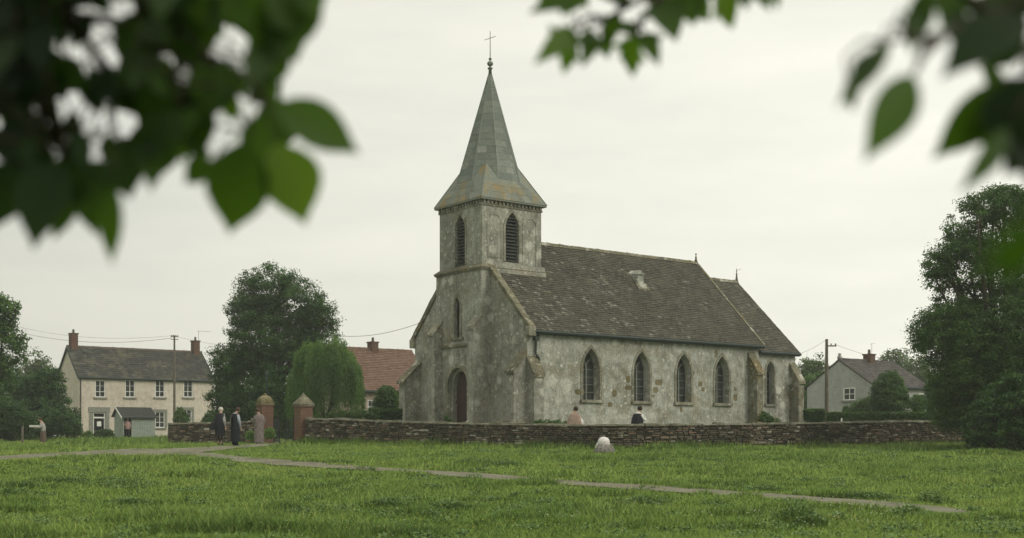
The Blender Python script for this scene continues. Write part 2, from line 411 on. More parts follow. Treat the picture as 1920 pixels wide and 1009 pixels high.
def slab(mb, pts, nrm_off):   # closed slab from 4 pts, extruded by vector
    pts = [Vector(p) for p in pts]; mb.hexa(pts, [p + Vector(nrm_off) for p in pts])

# ------------------------------------------------------------------ CHURCH
TH = math.atan2(.6055, .796); ZG = 1.35
CX = PX(988, 55)
church = empty('church', (CX, 55, ZG), TH, 'weathered grey stone church with a slate roof, square tower and pointed spire', 'church')
NW, NL, EV, RG = 9.2, 15.3, 5.31, 9.9
A0, A1, B0, B1 = -.41, 3.09, 2.85, 6.35; TC = (A0 + A1) / 2; TB = 4.6
TS, TE = 8.27, 11.42
south = Plane(0, 0, 1, 0, 0, -1); west = Plane(0, 0, 0, 1, -1, 0)
# nave
wins = [3.78, 6.98, 9.82, 12.55]
hol = [arch(a, 1.02, 2.12, 4.5) for a in wins]
mb = MB(); panel(mb, south, rect(0, NL, -1, EV), hol, .42); 
panel(mb, Plane(0, NW, 1, 0, 0, 1), rect(0, NL, -1, EV))
panel(mb, Plane(NL, 0, 0, 1, 1, 0), [(0, -1), (NW, -1), (NW, EV), (NW / 2, RG - .1), (0, EV)])
mb.build('nave_wall', M['side'], church)
sw = arch(1.1, .34, 2.1, 3.2)
mb = MB(); panel(mb, west, [(0, -1), (NW, -1), (NW, EV), (NW / 2, RG), (0, EV)], [sw], .25)
mb.build('west_gable_wall', M['front'], church)
def leaded(fr, outline, cx, w, z0, z1, off, parent_name='window', mat='lead', mull=True):
    m1 = MB(); flat(m1, fr, outline, off); wo = m1.build(parent_name, M[mat], church, uv=True)
    f = MB()
    if mull:
        fbox(f, fr, cx - .025, cx + .025, z0, z0 + (z1 - z0) * .66, off + .01, off + .07)
        for k in range(1, 5):
            zz = z0 + (z1 - z0) * .66 * k / 4.4; fbox(f, fr, cx - w / 2, cx + w / 2, zz - .013, zz + .013, off + .012, off + .045)
        zt = z0 + (z1 - z0) * .66; h = w / 2   # intersecting tracery
        for sgn in (-1, 1):
            for (x0, x1) in ((0, 1), ):
                pts = [fr.p(cx + sgn * h * .97 * (t ** 1.5), zt + (z1 - zt) * .62 * t ** .8, off + .03) for t in [i / 6 for i in range(7)]]
                f.tube(pts, .022, 5)
            pts = [fr.p(cx + sgn * h * .5 + sgn * h * .45 * math.cos(t), zt - .05 + .33 * math.sin(t), off + .035) for t in [PI * i / 8 for i in range(9)]]
            f.tube(pts, .018, 5)
        f.build('tracery', M['surround'], wo)
    return wo
for i, a in enumerate(wins):
    wo = leaded(south, hol[i], a, 1.02, 2.12, 4.5, -.42)
    s = MB(); fbox(s, south, a - .68, a + .68, 1.98, 2.115, -.38, .12); s.build('sill', M['trim'], wo)
    r_ = MB(); n_ = arch(a, 1.02, 2.12, 4.5); o_ = arch(a, 1.30, 2.12, 4.68); ring(r_, south, n_, o_, 0, .028); r_.build('arch_surround', M['trim'], wo)
leaded(west, sw, 1.1, .34, 2.1, 3.2, -.25, 'window', 'glass', False)
f = MB(); ring(f, west, arch(1.1, .34, 2.1, 3.2), arch(1.1, .62, 1.98, 3.38), 0, .03); f.build('window_surround', M['trim'], church)
# bare ashlar blocks round the windows
for (px, py, w, h) in ((1087, 735, .62, .26), (1152, 737, .3, .38), (1178, 711, .3, .34), (1178, 727, .5, .24), (1235, 717, .55, .32), (1229, 731, .34, .3), (1225, 743, .2, .14), (1313, 720, .28, .26), (1318, 730, .24, .2), (1343, 663, .2, .45),
                       (1379, 745, .3, .38), (1379, 730, .24, .2), (1144, 759, .28, .24), (1300, 700, .2, .22), (1277, 768, .16, .26)):
    k = (px - 960) / F; a = (k * 55 - CX) / (.796 - k * .6055); Yk = 55 + .6055 * a; z = EYE + (HOR - py) * Yk / F - ZG
    m_ = MB(); n = 9; vs = []
    for i in range(n):
        t = 2 * PI * i / n; c, s = math.cos(t), math.sin(t); sx = abs(c) ** .5 * (1 if c > 0 else -1); sz = abs(s) ** .5 * (1 if s > 0 else -1)
        vs.append((a + w / 2 * sx * random.uniform(.85, 1.05), z + h / 2 * sz * random.uniform(.85, 1.05)))
    flat(m_, south, vs, .012); reveal(m_, south, vs, .012, -.01); m_.build('ashlar_block', M['ashlar'], church)
for (px, py, w, h) in ((1035, 716, .62, .8), (1061, 722, .8, .86), (1022, 762, .5, .45), (1045, 758, .3, .4), (1092, 765, .3, .35), (1170, 781, 1.0, .3), (1222, 779, .35, .4), (1205, 788, .6, .3), (1395, 700, .35, .9), (1150, 690, .25, .3)):
    k = (px - 960) / F; a = (k * 55 - CX) / (.796 - k * .6055); Yk = 55 + .6055 * a; z = EYE + (HOR - py) * Yk / F - ZG
    m_ = MB(); n = 26; sd_ = random.random() * 50; vs = [(a + w / 2 * math.cos(t) * (.75 + .5 * noise.noise(Vector((math.cos(t) * 1.6 + sd_, math.sin(t) * 1.6, 0))) + .12 * random.random()), z + h / 2 * math.sin(t) * (.75 + .5 * noise.noise(Vector((math.cos(t) * 1.6 + sd_, math.sin(t) * 1.6, 3))) + .12 * random.random())) for t in [2 * PI * i / n for i in range(n)]]
    flat(m_, south, vs, .005); reveal(m_, south, vs, .005, -.01); m_.build('limewash_patch', M['lime'], church)
def roof(name, x0, x1, bS, bN, eave, ridge, ov, mat, par, row=.145, wid=.2, white=.26, gut=True, ext=(0, 0), seed=1, th=.025, ridge_m=None):
    """gabled roof along local x; returns object"""
    bc = (bS + bN) / 2; sl = (ridge - eave) / (bc - bS); d = ov * sl; xa = x0 - ext[0]; xb = x1 + ext[1]
    mb = MB(); t = Vector((0, 0, .09))
    for (be, s) in ((bS, -1), (bN, 1)):
        e = be + s * ov
        slab(mb, [(xa, e, eave - d), (xb, e, eave - d), (xb, bc, ridge), (xa, bc, ridge)], (0, 0, .08))
        up = Vector((0, 0, .085))
        q = [Vector((xa, e, eave - d)) + up, Vector((xb, e, eave - d)) + up, Vector((xb, bc, ridge)) + up, Vector((xa, bc, ridge)) + up]
        tiles(mb, q[0], q[1], q[2], q[3], row, wid, th, .85, white if s < 0 else 0.01, seed)
    ro = mb.build(name, mat, par)
    rm = MB(); x = xa
    while x < xb - .05:
        w = min(.42, xb - x); dz = random.uniform(-.012, .02); r0 = .11
        rm.hexa([(x, bc - r0, ridge + .03 + dz), (x + w - .01, bc - r0, ridge + .03), (x + w - .01, bc + r0, ridge + .03), (x, bc + r0, ridge + .03 + dz)],
                [(x, bc - .03, ridge + .2 + dz), (x + w - .01, bc - .03, ridge + .19), (x + w - .01, bc + .03, ridge + .19), (x, bc + .03, ridge + .2 + dz)]); x += w
    rm.build('ridge_tiles', ridge_m or mat, ro)
    if gut:
        gm = MB(); e = bS - ov - .04; gm.tube([(xa + .02, e, eave - d - .0), (xb - .02, e, eave - d - .0)], .07, 8)
        gm.box(xa + .03, xb - .03, e + .03, bS - .005, eave - d - .10, eave - d - .02)
        gm.build('gutter', M['gutter'], ro)
    return ro
nr = roof('nave_roof', .16, NL, 0, NW, EV, RG, .22, M['slate'], church, ext=(0, .18), ridge_m=M['moss'])
CS, CN, CL, CE, CR = .3, 8.9, 18.55, 5.03, 9.1
cr = roof('chancel_roof', NL + .19, CL, CS, CN, CE, CR, .2, M['slate'], church, ext=(0, .2), seed=9, white=.08, ridge_m=M['moss'])
mb = MB(); chs = Plane(NL, CS, 1, 0, 0, -1); ch_w = arch(1.25, .62, 2.15, 4.42)
panel(mb, chs, rect(0, CL - NL, -1, CE), [ch_w], .35)
panel(mb, Plane(CL, CS, 0, 1, 1, 0), [(0, -1), (CN - CS, -1), (CN - CS, CE), ((CN - CS) / 2, CR - .05), (0, CE)])
panel(mb, Plane(NL, CN, 1, 0, 0, 1), rect(0, CL - NL, -1, CE))
mb.build('chancel_wall', M['side'], church)
wo = leaded(chs, ch_w, 1.25, .62, 2.15, 4.42, -.35); s = MB(); fbox(s, chs, .8, 1.7, 2.02, 2.145, -.3, .1); s.build('sill', M['trim'], wo)
r_ = MB(); ring(r_, chs, arch(1.25, .62, 2.15, 4.42), arch(1.25, .86, 2.15, 4.58), 0, .03); r_.build('arch_surround', M['trim'], wo)
# gable coping on west front
mb = MB()
for sgn in (-1, 1):
    n = 18
    for i in range(n):
        t0 = i / n; t1 = (i + .985) / n; bs = []
        def cp(t): return (NW / 2 + sgn * (NW / 2 + .28) * (1 - t), EV - .28 * (RG - EV) / (NW / 2) + (RG - EV + .28) * t)
        (b0, z0), (b1, z1) = cp(t0), cp(t1); h = .30 + random.uniform(-.02, .03)
        mb.hexa([(-.08, b0, z0 + .02), (.2, b0, z0 + .02), (.2, b1, z1 + .02), (-.08, b1, z1 + .02)], [(-.1, b0, z0 + h), (.24, b0, z0 + h), (.24, b1, z1 + h), (-.1, b1, z1 + h)])
mb.build('gable_coping', M['moss'], church)
for b in (-.32, NW - .08): mb = MB(); mb.box(-.12, .26, b, b + .4, EV - .42, EV + .02); mb.build('kneeler_stone', M['trim'], church)
# east verge coping of nave
mb = MB(); s_ = (RG - EV) / (NW / 2)
mb.hexa([(NL + .1, -.24, EV - .24 * s_ - .05), (NL + .24, -.24, EV - .24 * s_ - .05), (NL + .24, NW / 2, RG - .05), (NL + .1, NW / 2, RG - .05)], [(NL + .1, -.24, EV - .24 * s_ + .16), (NL + .24, -.24, EV - .24 * s_ + .16), (NL + .24, NW / 2, RG + .16), (NL + .1, NW / 2, RG + .16)])
mb.build('verge_coping', M['moss'], church)
# buttresses: (centre line pos, axis) built as stepped prism
def buttress(x0, x1, y0, y1, direction, top_wall, top_out, mat='front', plinth=True, cap='moss'):
    """direction: 'w' projects to -x, 's' projects to -y"""
    mb = MB()
    if direction == 'w': prof = [(x1, x0)]
    def pt(u, t, z):  # u along projection 0 wall..1 out ; t across 0..1
        if direction == 'w': return (x1 + (x0 - x1) * u, y0 + (y1 - y0) * t, z)
        if direction == 's': return (x0 + (x1 - x0) * t, y1 + (y0 - y1) * u, z)
        if direction == 'n': return (x0 + (x1 - x0) * t, y0 + (y1 - y0) * u, z)
    zb = -1; zp = 1.1
    w0 = .12 if plinth else 0
    mb.hexa([pt(0, 0, zb), pt(1, 0, zb), pt(1, 1, zb), pt(0, 1, zb)], [pt(0, 0, top_wall - .1), pt(1, 0, top_out - .1), pt(1, 1, top_out - .1), pt(0, 1, top_wall - .1)])
    o = mb.build('buttress', M[mat], church)
    c = MB(); c.hexa([pt(-.0, -.1, top_wall - .1), pt(1.12, -.1, top_out - .16), pt(1.12, 1.1, top_out - .16), pt(-.0, 1.1, top_wall - .1)],
                     [pt(-.0, -.1, top_wall + .06), pt(1.12, -.1, top_out - .02), pt(1.12, 1.1, top_out - .02), pt(-.0, 1.1, top_wall + .06)])
    c.build('cap_stone', M[cap], o)
    if plinth:
        p = MB(); p.hexa([pt(-.0, -.14, zb), pt(1.22, -.14, zb), pt(1.22, 1.14, zb), pt(-.0, 1.14, zb)], [pt(-.0, -.14, zp), pt(1.2, -.14, zp), pt(1.2, 1.14, zp), pt(-.0, 1.14, zp)])
        p.hexa([pt(0, -.19, zp - .11), pt(1.28, -.19, zp - .11), pt(1.28, 1.19, zp - .11), pt(0, 1.19, zp - .11)], [pt(0, -.02, zp + .05), pt(1.04, -.02, zp + .05), pt(1.04, 1.02, zp + .05), pt(0, 1.02, zp + .05)])
        p.build('plinth', M['trim'], o)
buttress(-.72, -.002, .02, .55, 'w', 4.15, 3.35)
buttress(.02, .56, -.5, -.002, 's', 3.95, 3.2)
buttress(-.95, -.002, NW - .55, NW - .02, 'w', 4.1, 3.2)
buttress(.02, .56, NW + .002, NW + .6, 'n', 3.95, 3.0)
buttress(14.5, 14.95, -.62, -.002, 's', 4.75, 3.75, 'damp')
buttress(CL - .45, CL - .02, CS - .62, CS - .002, 's', 4.35, 3.4, 'damp')
# tower
twl = (A0 - .12, A1 + .12, B0 - .12, B1 + .12)
fw = Plane(A0, 0, 0, 1, -1, 0); fs_ = Plane(0, B0, 1, 0, 0, -1)
mb = MB()
bell_w = arch(TB, .82, 8.5, 10.9); bell_s = arch(TC, .8, 8.62, 10.95)
bl1 = arch(TC - 1.02, .72, 8.75, 10.75, False); bl2 = arch(TC + 1.06, .72, 8.45, 10.75, False)
panel(mb, fw, rect(B0, B1, TS, TE), [bell_w], .3)
panel(mb, fs_, rect(A0, A1, TS, TE), [bell_s], .3)
panel(mb, Plane(A1, 0, 0, 1, 1, 0), rect(B0, B1, TS, TE)); panel(mb, Plane(0, B1, 1, 0, 0, 1), rect(A0, A1, TS, TE))
mb.build('tower_upper_wall', M['front'], church)
for b_ in (bl1, bl2):
    m_ = MB(); cx_ = (min(p[0] for p in b_) + max(p[0] for p in b_)) / 2; z0_ = min(p[1] for p in b_); z1_ = max(p[1] for p in b_)
    ring(m_, fs_, b_, arch(cx_, .90, z0_, z1_ + .09, False), -.01, .026); m_.build('blind_arch', M['front'], church)
for fr, ho, c in ((fw, bell_w, TB), (fs_, bell_s, TC)):
    z0 = min(p[1] for p in ho); z1 = max(p[1] for p in ho)
    m_ = MB(); flat(m_, fr, ho, -.3); lo = m_.build('belfry_opening', M['dark'], church)
    sl = MB(); zz = z0 + .04
    while zz < z1 - .16:
        k = 1.0
        if zz > z1 - .75: k = max(.2, math.sqrt(max(0, 1 - ((zz - (z1 - .75)) / .78) ** 2)))
        hw = .4 * k
        sl.hexa([fr.p(c - hw, zz, -.08), fr.p(c + hw, zz, -.08), fr.p(c + hw, zz + .1, -.27), fr.p(c - hw, zz + .1, -.27)], [fr.p(c - hw, zz + .035, -.08), fr.p(c + hw, zz + .035, -.08), fr.p(c + hw, zz + .135, -.27), fr.p(c - hw, zz + .135, -.27)])
        zz += .155
    sl.build('louvre_slats', M['louvre'], lo)
    r_ = MB(); a1_ = arch(c, .82 if fr is fw else .8, z0, z1); ring(r_, fr, a1_, arch(c, 1.08, z0, z1 + .15), 0, .03); r_.build('arch_surround', M['trim'], lo)
# string course and cornice
mb = MB()
def band(mb, x0, x1, y0, y1, z0, z1, e0, e1):
    mb.hexa([(x0 - e0, y0 - e0, z0), (x1 + e0, y0 - e0, z0), (x1 + e0, y1 + e0, z0), (x0 - e0, y1 + e0, z0)], [(x0 - e1, y0 - e1, z1), (x1 + e1, y0 - e1, z1), (x1 + e1, y1 + e1, z1), (x0 - e1, y1 + e1, z1)])
band(mb, A0, A1, B0, B1, TS - .14, TS - .02, .17, .22); band(mb, A0, A1, B0, B1, TS - .02, TS + .16, .22, .01)
mb.build('string_course', M['moss'], church)
mb = MB(); band(mb, A0, A1, B0, B1, TE - .28, TE - .2, .04, .06)
for k in range(16):
    s = A0 + .08 + k * (A1 - A0 - .16) / 15; mb.box(s - .05, s + .05, B0 - .1, B0 - .002, TE - .198, TE - .04)
    s = B0 + .08 + k * (B1 - B0 - .16) / 15; mb.box(A0 - .1, A0 - .002, s - .05, s + .05, TE - .198, TE - .04)
band(mb, A0, A1, B0, B1, TE - .04, TE + .05, .12, .16)
mb.build('cornice', M['trim'], church)
# lower stage
fl = Plane(twl[0], 0, 0, 1, -1, 0); mb = MB()
slot = arch(TB + .08, .46, 5.1, 7.0); dr = arch(TB + .0, 1.6, -.6, 3.66, False)
panel(mb, fl, rect(twl[2], twl[3], -1, TS - .12), [slot, dr], .16)
panel(mb, Plane(0, twl[2], 1, 0, 0, -1), rect(twl[0], twl[1], -1, TS - .12)); panel(mb, Plane(0, twl[3], 1, 0, 0, 1), rect(twl[0], twl[1], -1, TS - .12))
panel(mb, Plane(twl[1], 0, 0, 1, 1, 0), rect(twl[2], twl[3], 2, TS - .12))
# second order of the doorway
dr2 = arch(TB + .0, 1.3, -.6, 3.5, False); ring(mb, fl, dr2, dr, -.42, -.16); 
mb.build('tower_lower_wall', M['front'], church)
leaded(fl, slot, TB + .08, .46, 5.1, 7.0, -.3, 'slot_window', 'glass', False)
s = MB(); ring(s, fl, slot, arch(TB + .08, .7, 5.1, 7.18), 0, .04); s.build('window_surround', M['trim'], church)
m_ = MB()
dz = MB(); do = None
flat(m_, fl, dr2, -.40); do = m_.build('door', M['door'], church)
pl = MB(); w_ = 1.3
for k in range(9):
    s0 = TB - .65 + k * w_ / 9; tt = max(abs(s0 - TB), abs(s0 + w_ / 9 - TB)) / .65
    ztop = 2.85 + .65 * math.sqrt(max(0, 1 - tt ** 2)) - .02
    fbox(pl, fl, s0 + .006, s0 + w_ / 9 - .006, -.5, ztop, -.397, -.37)
pl.build('planks', M['door'], do)
t_ = MB(); fbox(t_, fl, TB - .64, TB + .64, 2.0, 2.14, -.369, -.32); t_.build('transom', M['door'], do)
h_ = MB(); ring(h_, fl, dr, arch(TB, 1.95, -.6, 3.86, False), 0, .07); h_.build('door_surround', M['trim'], church)
h_ = MB(); fbox(h_, fl, twl[2] + .55, twl[3] - .55, 4.66, 4.78, 0, .1); fbox(h_, fl, TB - .45, TB + .6, 4.98, 5.1, 0, .09); h_.build('ledge', M['moss'], church)
h_ = MB(); fbox(h_, fl, TB - .03, TB + .05, 4.05, 4.5, 0, .05); fbox(h_, fl, TB - .16, TB + .18, 4.28, 4.36, 0, .045); h_.build('relief_cross', M['trim'], church)
buttress(twl[0] - .45, twl[0] - .002, twl[2] + .0, twl[2] + .5, 'w', 6.0, 5.5, 'front', True, 'trim')
buttress(twl[0] - .45, twl[0] - .002, twl[3] - .5, twl[3] - .0, 'w', 5.9, 5.4, 'front', True, 'trim')
# plinth along facade
for (y0, y1, xf) in ((.57, twl[2] - .12, 0), (twl[3] + .12, NW - .57, 0)):
    mb = MB(); mb.box(xf - .11, xf - .001, y0, y1, -1, 1.08); mb.hexa([(xf - .17, y0, 1.0), (xf - .001, y0, 1.0), (xf - .001, y1, 1.0), (xf - .17, y1, 1.0)], [(xf - .02, y0, 1.15), (xf - .001, y0, 1.15), (xf - .001, y1, 1.15), (xf - .02, y1, 1.15)])
    mb.build('plinth', M['trim'], church)
mb = MB(); mb.box(twl[0] + .02, -.12, twl[2] - .1, twl[2] - .001, -1, 1.08)
mb.build('plinth', M['trim'], church)
# grey stone strip of the tower's lower stage, where roof meets tower
mb = MB(); s_ = (RG - EV) / (NW / 2); 
zr = lambda b: EV + s_ * b
mb.hexa([(.25, B0 - .27, zr(B0 - .27) + .12), (A1 + .1, B0 - .27, zr(B0 - .27) + .12), (A1 + .1, B0 - .125, zr(B0) + .12), (.25, B0 - .125, zr(B0) + .12)], [(.25, B0 - .27, zr(B0 - .27) + .15), (A1 + .1, B0 - .27, zr(B0 - .27) + .15), (A1 + .1, B0 - .125, zr(B0) + .34), (.25, B0 - .125, zr(B0) + .34)])
mb.build('tower_stone_strip', M['front'], church)
# spire
HS = (A1 - A0) / 2 + .19; ZE = TE + .05; ZO = 12.52; RO = 1.5; ZA = 18.15
def cxy(x, y, z): return (TC + x, TB + y, z)
octv = []
for k in range(8):
    t = PI / 8 + k * PI / 4; octv.append((RO / math.cos(PI / 8) * math.cos(t), RO / math.cos(PI / 8) * math.sin(t)))
mb = MB(); sk = MB()
cor = [(HS, HS), (-HS, HS), (-HS, -HS), (HS, -HS)]
ov = [Vector(cxy(x, y, ZO)) for x, y in octv]; ap = Vector(cxy(0, 0, ZA)); cv = [Vector(cxy(x, y, ZE)) for x, y in cor]
top = .055
for k in range(8):
    a, b = ov[k], ov[(k + 1) % 8]; ta = ap + (a - ap) * top; tb = ap + (b - ap) * top
    ta.z = tb.z = ZA - (ZA - ZO) * top
    mb.add([a, b, tb, ta], [(0, 1, 2, 3)], .3)
    tiles(mb, a, b, tb, ta, .34, .46, .012, .3, 0, k)
# broaches: octagon vertices 0,1 frame the 45deg corner etc
for q in range(4):
    v1 = ov[2 * q % 8]; v2 = ov[(2 * q + 1) % 8]; c = cv[q]
    mid = (v1 + v2) / 2; pk = mid.lerp(Vector((ap.x, ap.y, ZA)), .15) + (mid - Vector((ap.x, ap.y, mid.z))).normalized() * .02
    sk.add([c, v1, pk, v2], [(0, 1, 2), (0, 2, 3)], .5)
    tiles(sk, c, c + (v1 - c) * .02, pk, v1, .28, .5, .01, .3, 0, q)
    # side skirt from corner q to corner q+1, top edge oct vertex (2q+1),(2q+2)
    c2 = cv[(q + 1) % 4]; u1 = ov[(2 * q + 1) % 8]; u2 = ov[(2 * q + 2) % 8]
    sk.add([c, c2, u2, u1], [(0, 1, 2, 3)], .4); tiles(sk, c, c2, u2, u1, .3, .42, .012, .3, 0, q + 20)
sk.add([cxy(x, y, ZE - .0) for x, y in cor] + [cxy(x, y, ZE - .09) for x, y in cor], [(0,1,5,4),(1,2,6,5),(2,3,7,6),(3,0,4,7),(4,5,6,7)], .2)
sp = mb.build('spire', M['spire'], church); sk.build('spire_skirt', M['spire_lichen'], sp)
mb = MB()   # hip rolls on the spire edges
for k in range(8):
    a = ov[k]; t = ap + (a - ap) * top; mb.tube([a, t], [.028, .02], 5)
for q in range(4):
    pk = ((ov[2 * q % 8] + ov[(2 * q + 1) % 8]) / 2).lerp(ap, .155); mb.tube([cv[q], pk], [.035, .03], 5)
mb.build('hip_roll', M['spire'], sp)
mb = MB(); z = ZA - .32
mb.loft([(TC, TB, z, .09, .09), (TC, TB, z + .28, .07, .07), (TC, TB, z + .3, .12, .12), (TC, TB, z + .36, .12, .12), (TC, TB, z + .38, .05, .05), (TC, TB, z + .44, .05, .05)], 10)
mb.ball((TC, TB, z + .56), .15, rz=.13); mb.ball((TC, TB, z + .78), .075); mb.build('ball_finial', M['spire'], sp, smooth=True)
mb = MB(); mb.tube([(TC, TB, z + .8), (TC, TB, z + 2.12)], [.022, .014], 6)
cs = Vector((.6, .8, .12)).normalized(); c0 = Vector((TC, TB, z + 1.78)); cs = Vector((.78, -.6, 0)).normalized()
mb.tube([c0 - cs * .27 - Vector((0, 0, .08)), c0 + cs * .27 + Vector((0, 0, .1))], .013, 6)
mb.build('iron_cross', M['iron'], sp)
# ridge finials
def fin(a, z, h, kind):
    mb = MB(); b = NW / 2
    mb.loft([(a, b, z, .1, .1), (a, b, z + .12, .07, .07), (a, b, z + h * .5, .035, .035)], 8)
    mb.ball((a, b, z + h * .55), .055); mb.tube([(a, b, z + h * .5), (a, b, z + h)], [.025, .012], 6)
    if kind: mb.tube([(a - .05, b, z + h * .82), (a + .22, b - .15, z + h * .95)], .01, 5); mb.ball((a, b, z + h * .8), .04)
    else: mb.ball((a, b, z + h * .88), .05)
    mb.build('ridge_finial', M['pole'], church)
fin(NL + .1, RG + .14, .5, 0); fin(CL + .12, CR + .14, .75, 1)
# little roof light / vent stone in the nave roof
k = (1190 - 960) / F; b_ = 3.3; a_ = (k * (55 + .796 * b_) - CX + .6055 * b_) / (.796 - k * .6055)
b_ = 3.05; z_ = zr(b_) + .09
a_ -= .12
mb = MB(); mb.hexa([(a_ - .2, b_ - .35, z_ - .38), (a_ + .2, b_ - .35, z_ - .38), (a_ + .2, b_ + .3, z_ + .3), (a_ - .2, b_ + .3, z_ + .3)], [(a_ - .2, b_ - .3, z_ + .28), (a_ + .2, b_ - .3, z_ + .28), (a_ + .16, b_ + .3, z_ + .36), (a_ - .16, b_ + .3, z_ + .36)])
mb.add([(a_ - .23, b_ - .36, z_ + .24), (a_ + .23, b_ - .36, z_ + .24), (a_, b_ - .36, z_ + .46), (a_ - .2, b_ + .4, z_ + .38), (a_ + .2, b_ + .4, z_ + .38), (a_, b_ + .4, z_ + .52)], [(0, 1, 2), (0, 2, 5, 3), (1, 4, 5, 2), (3, 5, 4)])
do_ = mb.build('dormer_vent', M['side'], church)
mb = MB(); mb.hexa([(a_ - .4, b_ - .62, z_ - .62), (a_ + .4, b_ - .62, z_ - .62), (a_ + .36, b_ - .36, z_ - .36), (a_ - .36, b_ - .36, z_ - .36)], [(a_ - .4, b_ - .62, z_ - .54), (a_ + .4, b_ - .62, z_ - .54), (a_ + .36, b_ - .36, z_ - .22), (a_ - .36, b_ - .36, z_ - .22)])
mb.build('apron', M['moss'], do_)
# downpipe
mb = MB(); mb.tube([(.5, -.28, EV - .3), (.45, -.1, EV - .5), (.42, -.09, 4.1), (.62, -.09, 3.9), (.72, -.09, -.5)], .05, 8)
mb.box(.34, .56, -.2, -.04, EV - .62, EV - .42); mb.build('downpipe', M['gutter'], church)

# ------------------------------------------------------------------ HOUSES
def sash(fr, parent, s0, s1, z0, z1, depth=.12, cols=2, rows=3, sill=True, surround=0, name='window'):
    m_ = MB(); flat(m_, fr, rect(s0, s1, z0, z1), -depth); wo = m_.build(name, M['glass'], parent)
    f = MB(); w = .07
    for (a, b, c, d) in ((s0, s1, z0, z0 + w), (s0, s1, z1 - w, z1), (s0, s0 + w, z0 + w, z1 - w), (s1 - w, s1, z0 + w, z1 - w)): fbox(f, fr, a, b, c, d, -depth + .004, -depth + .08)
    for i in range(1, cols): x = s0 + (s1 - s0) * i / cols; fbox(f, fr, x - .022, x + .022, z0 + w, z1 - w, -depth + .004, -depth + .05)
    for i in range(1, rows): z = z0 + (z1 - z0) * i / rows; ww = .04 if i == rows // 2 or rows == 2 else .02; fbox(f, fr, s0 + w, s1 - w, z - ww / 2, z + ww / 2, -depth + .006, -depth + .06)
    f.build('frame', M['white'], wo)
    if sill: s = MB(); fbox(s, fr, s0 - .14, s1 + .14, z0 - .12, z0 - .003, -.1, .12); s.build('sill', M['surround'], wo)
    if surround:
        s = MB(); fbox(s, fr, s0 - surround, s0 - .002, z0, z1, 0, .035); fbox(s, fr, s1 + .002, s1 + surround, z0, z1, 0, .035); fbox(s, fr, s0 - surround, s1 + surround, z1 + .002, z1 + surround, 0, .04); s.build('surround', M['surround'], wo)
    return wo
def chimney(parent, x, y, z0, h, w=.55, d=.7, pots=1):
    c = MB(); c.box(x - w / 2, x + w / 2, y - d / 2, y + d / 2, z0, z0 + h); c.box(x - w / 2 - .05, x + w / 2 + .05, y - d / 2 - .05, y + d / 2 + .05, z0 + h + .001, z0 + h + .1)
    o = c.build('chimney', M['brick_dark'], parent, uv=True)
    for k in range(pots):
        p = MB(); p.loft([(x, y + (k - (pots - 1) / 2) * .35, z0 + h + .1, .11, .11), (x, y + (k - (pots - 1) / 2) * .35, z0 + h + .42, .09, .09)], 8); p.build('chimney_pot', M['brick_dark'], o, smooth=False)
# --- cream farmhouse, left
HX, HY, HZ = PX(148, 100), 100.0, 1.72
farm = empty('farmhouse', (HX, HY, HZ), TH, 'long cream rendered two-storey house with dark slate roof and two brick chimneys', 'house')
def house_s(px, X0, Y0, b=0):
    k = (px - 960) / F; return (k * (Y0 + .796 * b) - X0 + .6055 * b) / (.796 - k * .6055)
def hz(py, s, Y0, Z0): return EYE + (HOR - py) * (Y0 + .6055 * s) / F - Z0
FL, FW, FE, FR = 11.6, 5.6, 5.1, 7.55
fr = Plane(0, 0, 1, 0, 0, -1)
ups = []
for px in (188, 244, 300, 353):
    s = house_s(px, HX, HY); ups.append((s - .42, s + .42, hz(745, s, HY, HZ), hz(713, s, HY, HZ)))
sd = house_s(186, HX, HY); s3 = house_s(300, HX, HY); s4 = house_s(351, HX, HY)
lows = [(s3 - .42, s3 + .42, hz(802, s3, HY, HZ), hz(772, s3, HY, HZ)), (s4 - .42, s4 + .42, hz(792, s4, HY, HZ), hz(768, s4, HY, HZ))]
door_ = (sd - .5, sd + .5, -.3, hz(773, sd, HY, HZ))
mb = MB(); panel(mb, fr, rect(0, FL, -1, FE), [rect(*u) for u in ups] + [rect(*u) for u in lows] + [rect(*door_)], .16)
panel(mb, Plane(0, 0, 0, 1, -1, 0), [(0, -1), (FW, -1), (FW, FE), (FW / 2, FR), (0, FE)], [rect(3.3, 3.75, 3.2, 4.0), rect(3.3, 3.75, 1.2, 2.1)], .1)
panel(mb, Plane(FL, 0, 0, 1, 1, 0), [(0, -1), (FW, -1), (FW, FE), (FW / 2, FR), (0, FE)]); panel(mb, Plane(0, FW, 1, 0, 0, 1), rect(0, FL, -1, FE))
mb.build('wall', M['cream'], farm)
for u in ups: sash(fr, farm, *u)
for u in lows: sash(fr, farm, *u, surround=.2)
for z in ((3.2, 4.0), (1.2, 2.1)): m_ = MB(); flat(m_, Plane(0, 0, 0, 1, -1, 0), rect(3.3, 3.75, *z), -.1); m_.build('small_window', M['glass'], farm)
m_ = MB(); flat(m_, fr, rect(*door_), -.15); fbox(m_, fr, door_[0] + .1, door_[1] - .1, 0, door_[3] - .5, -.145, -.1); d_ = m_.build('door', M['dark'], farm)
f = MB(); fbox(f, fr, door_[0], door_[0] + .08, -.3, door_[3], -.14, -.04); fbox(f, fr, door_[1] - .08, door_[1], -.3, door_[3], -.14, -.04); fbox(f, fr, door_[0] + .08, door_[1] - .08, door_[3] - .1, door_[3], -.14, -.04); fbox(f, fr, door_[0] + .08, door_[1] - .08, door_[3] - .5, door_[3] - .38, -.14, -.04); f.build('frame', M['white'], d_)
f = MB(); fbox(f, fr, door_[0] + .35, door_[1] - .3, 1.0, 1.4, -.098, -.09); f.build('notice', M['white'], d_)
